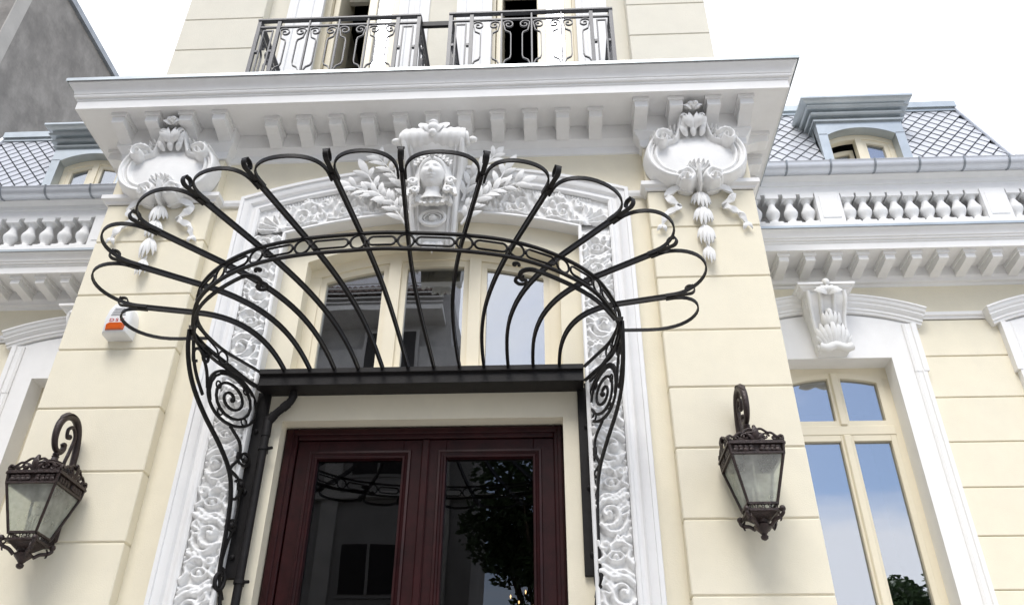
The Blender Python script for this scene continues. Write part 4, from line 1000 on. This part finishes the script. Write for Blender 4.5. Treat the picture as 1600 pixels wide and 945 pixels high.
def window_bay(wx,dz,group_parent,withwin=True,key=True):
    w=vpart('wing_window'); H=.43
    hood=arc_z(wx,.78,5.315+dz,.152); lowhood=arc_z(wx,.67,5.175+dz,.11)
    # architrave plate
    b=MB().box(wx-.645,wx-H,1.168,1.36,0,4.90+dz).box(wx+H,wx+.645,1.168,1.36,0,4.90+dz); b.over_curve(lin(wx-.645,wx+.645,23),4.90+dz,lambda x:lowhood(x)+.02,1.168,1.36); pl=b.build('architrave',white,w,smooth=25)
    for s_ in (-1,1):
        jp=[(wx+s_*.575,0),(wx+s_*.575,4.775+dz)]
        MB().sweep_xz(jp,[(0,1.17),(.0,1.160),(.02,1.150),(.026,1.156),(.05,1.156),(.056,1.145),(.085,1.145),(.085,1.21)],-s_).build('moulding',white,pl,smooth=25)
        MB().sweep_xz([(wx+s_*.575,4.765+dz),(wx+s_*.575,5.20+dz)],[(0,1.17),(.0,1.156),(.02,1.146),(.028,1.152),(.06,1.152),(.066,1.14),(.105,1.14),(.105,1.21)],-s_).build('ear_moulding',white,pl,smooth=25)
    hp=[(x,hood(x)) for x in lin(wx-.78,wx+.78,27)]
    MB().sweep_xz(hp,[(.0,1.25),(.0,1.085),(-.014,1.082),(-.02,1.092),(-.045,1.10),(-.06,1.115),(-.07,1.112),(-.09,1.125),(-.10,1.137),(-.118,1.137),(-.124,1.148),(-.142,1.15),(-.146,1.165),(-.146,1.25)],1).build('hood_moulding',white,w,smooth=25)
    if key: key_console(wx-.03,dz,w)
    # joinery
    fa=arc_z(wx,H-.055,4.80+dz,.055)
    b=MB().box(wx-H-.02,wx-H+.055,1.34,1.42,0,4.92+dz).box(wx+H-.055,wx+H+.02,1.34,1.42,0,4.92+dz)
    b.over_curve(lin(wx-H-.02,wx+H+.02,17),lambda x:fa(min(max(x,wx-H+.055),wx+H-.055)),4.95+dz,1.337,1.417)
    b.cbox(wx-H+.05,wx+H-.05,1.325,1.42,4.315+dz,4.395+dz,.006); b.build('frame',frameM,w,smooth=25)
    for s_ in (-1,1):
        x0,x1=sorted((wx+s_*.004,wx+s_*(H-.055)))
        xi0,xi1=x0+.045,x1-.045; b=MB()
        b.box(x0,xi0,1.33,1.40,4.395+dz,fa((x0+xi0)/2)).box(xi1,x1,1.33,1.40,4.395+dz,fa((x1+xi1)/2)-.004).box(xi0,xi1,1.331,1.40,4.395+dz,4.435+dz); b.over_curve(lin(x0,x1,9),lambda x:fa(x)-.048,lambda x:fa(x)+.001,1.3305,1.399)
        o=b.build('upper_sash',frameM,w,smooth=25); MB().over_curve(lin(xi0-.004,xi1+.004,9),4.43+dz,lambda x:fa(x)-.042,1.362,1.368).build('pane',paneM,o)
        o=MB().cbox(x0,xi0,1.33,1.40,1.0,4.315+dz,.004).cbox(xi1,x1,1.33,1.40,1.0,4.315+dz,.004).box(xi0,xi1,1.331,1.40,4.268+dz,4.314+dz).build('lower_sash',frameM,w,smooth=25)
        MB().box(xi0-.004,xi1+.004,1.362,1.368,1.0,4.272+dz).build('pane',paneM,o)
    MB().cbox(wx-.028,wx+.028,1.312,1.345,4.395+dz,fa(wx)+.0,.008).cbox(wx-.030,wx+.030,1.312,1.345,1.0,4.315+dz,.008).build('mullion',frameM,w,smooth=25)
    MB().add([(wx-.6,1.45,.5),(wx+.6,1.45,.5),(wx+.6,2.4,.5),(wx-.6,2.4,.5),(wx-.6,1.45,5),(wx+.6,1.45,5),(wx+.6,2.4,5),(wx-.6,2.4,5)],[(3,2,6,7),(0,3,7,4),(1,5,6,2),(0,1,2,3),(4,7,6,5)]).build('room_lining',curtain,w,fix=False)

def wing(sg,x_in,x_out,dz,wins,mods,peds,bal_x,dorm,hip_b,hip_t,gut_br):
    """sg side, x_in..x_out span"""
    xa,xb=min(x_in,x_out),max(x_in,x_out)
    # wall round the window openings
    wl=vpart('wing_wall'); b=MB(); cuts=sorted(wins); x=xa
    for wx in cuts:
        b.box(x,wx-.43-.03,1.215,1.6,0,4.93+dz); x=wx+.43+.03
    b.box(x,xb,1.215,1.6,0,4.93+dz); b.box(xa,xb,1.215,1.6,4.93+dz,5.9+dz); b.build('wall_core',cream,wl)
    J=[0,.55,.92,1.28,1.65,2.01,2.38,2.745,3.114,3.482,3.837,4.19,4.559,4.922,5.262]
    edges=[xa]+[e for wx in cuts for e in (wx-.655,wx+.655)]+[xb]
    for i in range(0,len(edges),2):
        if edges[i+1]-edges[i]<.05: continue
        for a_,b_ in zip(J[:-1],J[1:]): MB().cbox(edges[i],edges[i+1],1.20,1.25,a_+.004+dz,b_-.004+dz,.005).build('stone_course',cream,wl)
        MB().sweep_xy([(edges[i]-.1,1.2),(edges[i+1]+.1,1.2)],[(0,5.262+dz),(.012,5.265+dz),(.016,5.285+dz),(.03,5.29+dz),(.034,5.318+dz),(0,5.326+dz)]).build('string_course',white,wl,smooth=25)
    MB().box(xa,xb,1.197,1.25,5.326+dz,5.62+dz).build('frieze',cream,wl)
    co=vpart('wing_cornice'); p=[(xa,1.2),(xb,1.2)]
    MB().sweep_xy(p,[(0,5.585+dz),(.012,5.59+dz),(.02,5.605+dz),(.05,5.61+dz),(.055,5.635+dz),(.07,5.655+dz),(.07,5.742+dz),(-.05,5.743+dz)]).build('bed_moulding',white,co,smooth=25)
    MB().sweep_xy(p,[(-.05,5.740+dz),(.34,5.738+dz),(.352,5.732+dz),(.352,5.795+dz),(.36,5.80+dz),(.36,5.812+dz),(.375,5.82+dz),(.375,5.832+dz),(.385,5.838+dz),(.39,5.86+dz),(.405,5.885+dz),(.42,5.90+dz),(.42,5.918+dz),(-.05,5.93+dz)]).build('corona',white,co,smooth=25)
    MB().sweep_xy(p,[(-.05,5.932+dz),(.427,5.921+dz),(.427,5.905+dz),(.431,5.905+dz),(.431,5.928+dz),(-.05,5.96+dz)]).build('zinc_flashing',zinc,co)
    for x in mods: inst(wmodM,'modillion',co,(x,1.135,5.740+dz))
    at=vpart('balustrade'); zb,zt=6.168+dz,6.50+dz
    MB().box(xa,xb,1.38,1.42,5.9+dz,6.6+dz).build('back_wall',white,at)
    MB().box(xa,xb,1.03,1.38,5.935+dz,zb).build('plinth',white,at)
    MB().sweep_xy([(xa,1.05),(xb,1.05)],[(-.335,zt),(.0,zt),(.0,6.585+dz),(.012,6.59+dz),(.016,6.63+dz),(.04,6.645+dz),(.06,6.66+dz),(.06,6.70+dz),(.08,6.72+dz),(.08,6.75+dz),(-.335,6.76+dz)]).build('rail',white,at,smooth=25)
    for a_,b_ in peds:
        o=MB().box(a_,b_,1.035,1.385,zb-.002,zt+.004).build('pedestal',white,at); m_=.028
        if b_-a_>.15: MB().cbox(a_+m_,b_-m_,1.0285,1.06,zb+.045,zt-.04,.005).build('raised_panel',white,o)
    for x in bal_x: inst(balM,'baluster',at,(x,1.105,zb))
    # gutter
    gt=vpart('gutter'); n=12
    pr=[(.045+.062*cos(t),6.725+.0+.062*sin(t)+dz) for t in lin(pi*1.08,2*pi,n)][::1]
    pr=[(.095-.070*cos(t),6.735-.075*sin(t)+dz) for t in lin(0,pi,n)]+[(.172,6.742+dz),(.166,6.75+dz),(.158,6.74+dz)]+[(.095+.062*cos(t),6.735-.066*sin(t)+dz) for t in lin(0,pi,n)]
    MB().sweep_xy([(xa,1.05),(xb,1.05)],pr,True).build('trough',gutM,gt,smooth=40)
    for x in gut_br: MB().sweep_xy([(x-.008,1.05),(x+.008,1.05)],[(.095-.076*cos(t),6.735-.081*sin(t)+dz) for t in lin(0,pi,n)]+[(.175,6.75+dz),(.16,6.755+dz)]+[(.095+.064*cos(t),6.735-.069*sin(t)+dz) for t in lin(0,pi,n)],True).build('strap',zincdark,gt,smooth=40)
    # mansard slope
    y0,z0,y1,z1=1.09,6.78+dz,1.50,7.95+dz
    sl=Vector((0,y1-y0,z1-z0)); Ls=sl.length; tilt=atan2(y1-y0,z1-z0)
    d0,d1=dorm-.40,dorm+.40
    dn,df=(d0,d1) if sg>0 else (d1,d0); tc_=.72; yc_,zc0=y0+(y1-y0)*tc_,z0+(z1-z0)*tc_
    rf=MB().add([(x_in,y0,z0),(dn,y0,z0),(dn,y1,z1),(x_in,y1,z1),(df,y0,z0),(hip_b,y0,z0),(hip_t,y1,z1),(df,y1,z1),(dn,yc_,zc0),(df,yc_,zc0),(hip_b,y1+.9,z0)],[(0,1,2,3),(4,5,6,7),(8,9,7,2),(5,10,6)]).build('mansard_roof',under,villa,fix=False)
    nrow=int(Ls/(TH/2))
    for r_ in range(1,nrow+1):
        s=r_*TH/2; t=s/Ls; hx=hip_b+(hip_t-hip_b)*t
        k0=int(xa/TW)-2; k1=int(xb/TW)+3
        for k in range(k0,k1):
            x=(k+.5*(r_%2))*TW
            if sg>0 and not(2.42<x<hx-.012): continue
            if sg<0 and not(hx+.012<x<-2.5): continue
            zc_=z0+(z1-z0)*t
            if d0+.01<x<d1-.01 and zc_<7.62+dz: continue
            if zc_<6.80+dz: continue
            inst(tileM,'slate_tile',rf,(x,y0+(y1-y0)*t-.004,zc_),(-tilt+random.uniform(-.012,.012),random.uniform(-.012,.012),random.uniform(-.01,.01)))
    MB().bar([(x_in,y1-.02,z1+.02),(hip_t,y1-.02,z1+.02)],.10,.075).bar([(x_in,y1-.04,z1-.03),(hip_t,y1-.04,z1-.03)],.02,.05).build('ridge_cap',zinc,rf)
    MB().tube([(hip_b,y0-.02,z0),(hip_t,y1-.02,z1+.03)],.030,8).build('hip_cap',gutM,rf,smooth=50)
    MB().box(min(x_in,hip_t),max(x_in,hip_t),y1,4.5,z1-.2,z1+.03).build('flat_roof',zinc,rf)
    # dormer
    dm=vpart('dormer'); zf=1.14; zt=7.50+dz; dA=arc_z(dorm,.315,7.30+dz,.085)
    b=MB().box(d0,dorm-.315,zf,zf+.10,6.7+dz,zt).box(dorm+.315,d1,zf,zf+.10,6.7+dz,zt); b.over_curve(lin(dorm-.315,dorm+.315,15),lambda x:dA(x),zt,zf,zf+.10); b.build('front',zinc,dm,smooth=25)
    for xx in (d0,d1-.012): MB().prism_yz([(zf+.095,6.7+dz),(zf+.095,zt),(1.62,zt),(1.35,7.3+dz),(1.12,6.7+dz)],xx,xx+.012).build('cheek',zinc,dm)
    for x in (d0+.05,d1-.05):
        for zz in (7.31,): MB().ellipsoid((x,zf-.001,zz+dz),(.006,.004,.006),8,5).build('rivet',zincdark,dm)
    MB().box(d0+.004,dorm-.318,zf-.003,zf,7.306+dz,7.312+dz).box(dorm+.318,d1-.004,zf-.003,zf,7.306+dz,7.312+dz).build('seam',zincdark,dm)
    pr=[(o_,7.46+(z_-7.46)*.74) for o_,z_ in [(0,7.46),(.022,7.46),(.026,7.475),(.022,7.49),(.006,7.495),(.006,7.525),(.045,7.53),(.056,7.548),(.045,7.565),(.020,7.572),(.030,7.61),(.070,7.618),(.084,7.64),(.070,7.66),(.046,7.667),(.062,7.70),(.105,7.72),(.125,7.745),(.125,7.775),(0,7.80)]]
    MB().sweep_xy([(d0,1.75),(d0,zf),(d1,zf),(d1,1.75)],[(o,zz+dz) for o,zz in pr]).build('cornice',zinc,dm,smooth=25)
    MB().box(d0-.05,d1+.05,zf-.05,1.75,7.698+dz,7.717+dz).build('cap',zinc,dm)
    da=lambda x:dA(x)-.06
    b=MB(); b.over_curve(lin(dorm-.315,dorm+.315,15),lambda x:dA(x)-.055,lambda x:dA(x)+.01,zf+.102,zf+.165).box(dorm-.33,dorm-.265,zf+.105,zf+.165,6.7+dz,7.33+dz).box(dorm+.265,dorm+.33,zf+.105,zf+.165,6.7+dz,7.33+dz).box(dorm-.03,dorm+.03,zf+.097,zf+.165,6.7+dz,7.35+dz); fr=b.build('frame',frameM,dm,smooth=25)
    for s_ in (-1,1):
        a_,b_=sorted((dorm+s_*.03,dorm+s_*.265)); 
        opened=(sg>0 and s_<0)
        b=MB(); yy=zf+.111 if not opened else zf+.20
        b.box(a_,a_+.04,yy,yy+.05,6.7+dz,7.29+dz).box(b_-.04,b_,yy,yy+.05,6.7+dz,7.27+dz).over_curve(lin(a_,b_,7),lambda x:dA(x)-.10-.05*opened,lambda x:dA(x)-.052-.05*opened,yy+.001,yy+.05)
        o=b.build('sash',frameM,dm,smooth=25); MB().over_curve(lin(a_+.035,b_-.035,7),6.7+dz,lambda x:dA(x)-.095-.05*opened,yy+.02,yy+.025).build('pane',paneM,o)
    MB().add([(d0,zf+.33,6.6+dz),(d1,zf+.33,6.6+dz),(d1,zf+.33,7.5+dz),(d0,zf+.33,7.5+dz)],[(0,1,2,3)]).build('room_lining',dark,dm)
    for wx in wins: window_bay(wx,dz,None,key=(abs(wx)<4))
wing(1,2.30,9.0,0,[3.14,5.17],[2.59+.2133*i for i in range(20)],[(2.40,2.45),(3.237,3.452),(4.662,4.875)],
     [2.555,2.71,2.865,3.02,3.172]+[3.525+.1345*i for i in range(9)]+[4.95+.1345*i for i in range(8)],3.86,5.17,5.03,[2.62+.385*i for i in range(14)])
wing(-1,-2.30,-9.0,-.055,[-2.935,-4.95],[-2.54-.2165*i for i in range(18)],[(-3.22,-3.02)],
     [-3.325-.168*i for i in range(8)]+[-2.60,-2.76,-2.92],-3.545,-5.0,-4.82,[-2.85-.42*i for i in range(8)])

# ---------------- neighbouring and opposite buildings
nb=empty('neighbour_building','tall grey rendered neighbouring building with blank party wall behind the left roof','building')
wl=MB().box(-16,-6.0,1.95,22,0,11.95).build('party_wall',concrete,nb)
MB().box(-16.05,-5.94,1.9,22,11.95,12.06).build('roof_flashing',zincdark,nb)
MB().box(-6.0,-5.985,1.95,2.16,0,11.9).build('corner_strip',concreteL,nb)
op=empty('apartment_building','grey apartment block across the street, seen reflected in the window glass','building')
YB=-14.0
ow=MB().box(-26,-1.0,YB-4,YB,0,13.05).box(-26,-1.75,YB-4,YB-.2,13.05,14.9).build('wall',facadeO,op)
MB().box(-26,-2.0,YB-4,YB-1.2,14.9,17.6).build('attic_storey',facadeP,op)
b=MB()
for i in range(150):
    x=-25.9+i*.16; b.tube([(x,YB+.30,14.80),(x,YB-.9,15.22)],.085,6)
b.build('tile_eave',mat('reddish_tile',(.20,.15,.13),.8,var=.2),op)
MB().box(-26,-1.9,YB-.2,YB+.75,13.80,13.95).build('balcony_slab',concreteL,op)
for zz in (14.05,14.2,14.35,14.5,14.65): MB().box(-26,-1.9,YB+.70,YB+.73,zz,zz+.03).build('balcony_rail',concreteL,op)
for k in range(9):
    for j,zz in enumerate((13.0,10.1,7.2,4.3)):
        x=-3.35-k*2.7
        o=MB().box(x-.75,x+.75,YB-.02,YB+.04,zz-.75,zz+.55).build('window',facadeO,op)
        MB().box(x-.66,x+.66,YB+.02,YB+.06,zz-.66,zz+.48).build('pane',dark,o); MB().box(x-.03,x+.03,YB+.03,YB+.08,zz-.66,zz+.48).build('glazing_bar',facadeO,o)
for zz in (11.65,8.75,5.85): MB().box(-26,-.9,YB-.1,YB+.18,zz,zz+.14).build('ledge',concreteL,op)
for k in range(10): MB().box(-1.95-2.7*k,-1.55-2.7*k,YB,YB+.10,0,11.6).build('pilaster',concreteL,op)
def tree(x,y,h,cr,label,seed):
    t=empty('street_tree',label,'tree','trees across the street',loc=(x,y,0)); r=random.Random(seed); b=MB()
    b.tube(catmull([(0,0,0),(.08,.05,h*.25),(-.05,.1,h*.5),(.05,0,h*.8)],6),[.20-.15*i/18 for i in range(19)],9)
    lobes=[]
    for k in range(15):
        a=r.uniform(0,2*pi); rr=cr*r.uniform(.2,.85); zz=h*r.uniform(.45,.95); p=Vector((rr*cos(a),rr*sin(a),zz)); lobes.append((p,cr*r.uniform(.26,.46)))
        b.tube(catmull([(0,0.05,zz*.55),(p.x*.5,p.y*.5,zz*.8),p],5),[.07-.005*i for i in range(11)],6)
    b.build('trunk',bark,t,smooth=60)
    n=13000; v=np.zeros((n*4,3)); q=[]
    for i in range(n):
        p,rad=lobes[r.randrange(len(lobes))]; d=Vector((r.gauss(0,1),r.gauss(0,1),r.gauss(0,.8))); d=d.normalized()*rad*(r.random()**.45); c=p+d
        u=Vector((r.gauss(0,1),r.gauss(0,1),r.gauss(0,.6))).normalized(); w_=u.orthogonal().normalized(); s=r.uniform(.06,.11)
        for j,(e,g_) in enumerate(((-1,0),(0,-.5),(1,0),(0,.5))): v[i*4+j]=c+u*(e*s)+w_*(g_*s)
        q.append((i*4,i*4+1,i*4+2,i*4+3))
    me=bpy.data.meshes.new('crown'); me.from_pydata(v.tolist(),[],q); me.materials.append(leafM); o=bpy.data.objects.new('crown',me); COL.objects.link(o); o.parent=t
tree(.75,-11.9,9.8,2.3,'leafy street tree beside the apartment block, reflected in the door glass',4)
tree(10.8,-16.0,9.5,1.9,'leafy street tree reflected low in the tall right window',9)

# ---------------- chandelier in the hall
ch=empty('chandelier','lit chandelier with warm candle bulbs inside the hall, seen through the door glass','chandelier',loc=(.70,2.6,3.28))
b=MB(); b.tube([(0,0,.2),(0,0,1.9)],.008,6); b.lathe([(.01,-.18),(.05,-.14),(.03,-.05),(.06,.0),(.025,.08),(.02,.2)],14); 
for ring,(rr,zz,n) in enumerate(((.34,-.02,8),(.20,.14,6))):
    for k in range(n):
        a=2*pi*k/n+.2*ring; b.tube(catmull([(0,0,zz-.06),(rr*.5*cos(a),rr*.5*sin(a),zz-.12),(rr*cos(a),rr*sin(a),zz)],5),.007,6)
b.build('arms',bronze,ch,smooth=60)
for ring,(rr,zz,n) in enumerate(((.34,-.02,8),(.20,.14,6))):
    for k in range(n):
        a=2*pi*k/n+.2*ring; MB().lathe([(.003,0),(.004,.010),(.007,.018),(.002,.032)],8,(rr*cos(a),rr*sin(a),zz)).build('bulb',bulbM,ch,smooth=60)
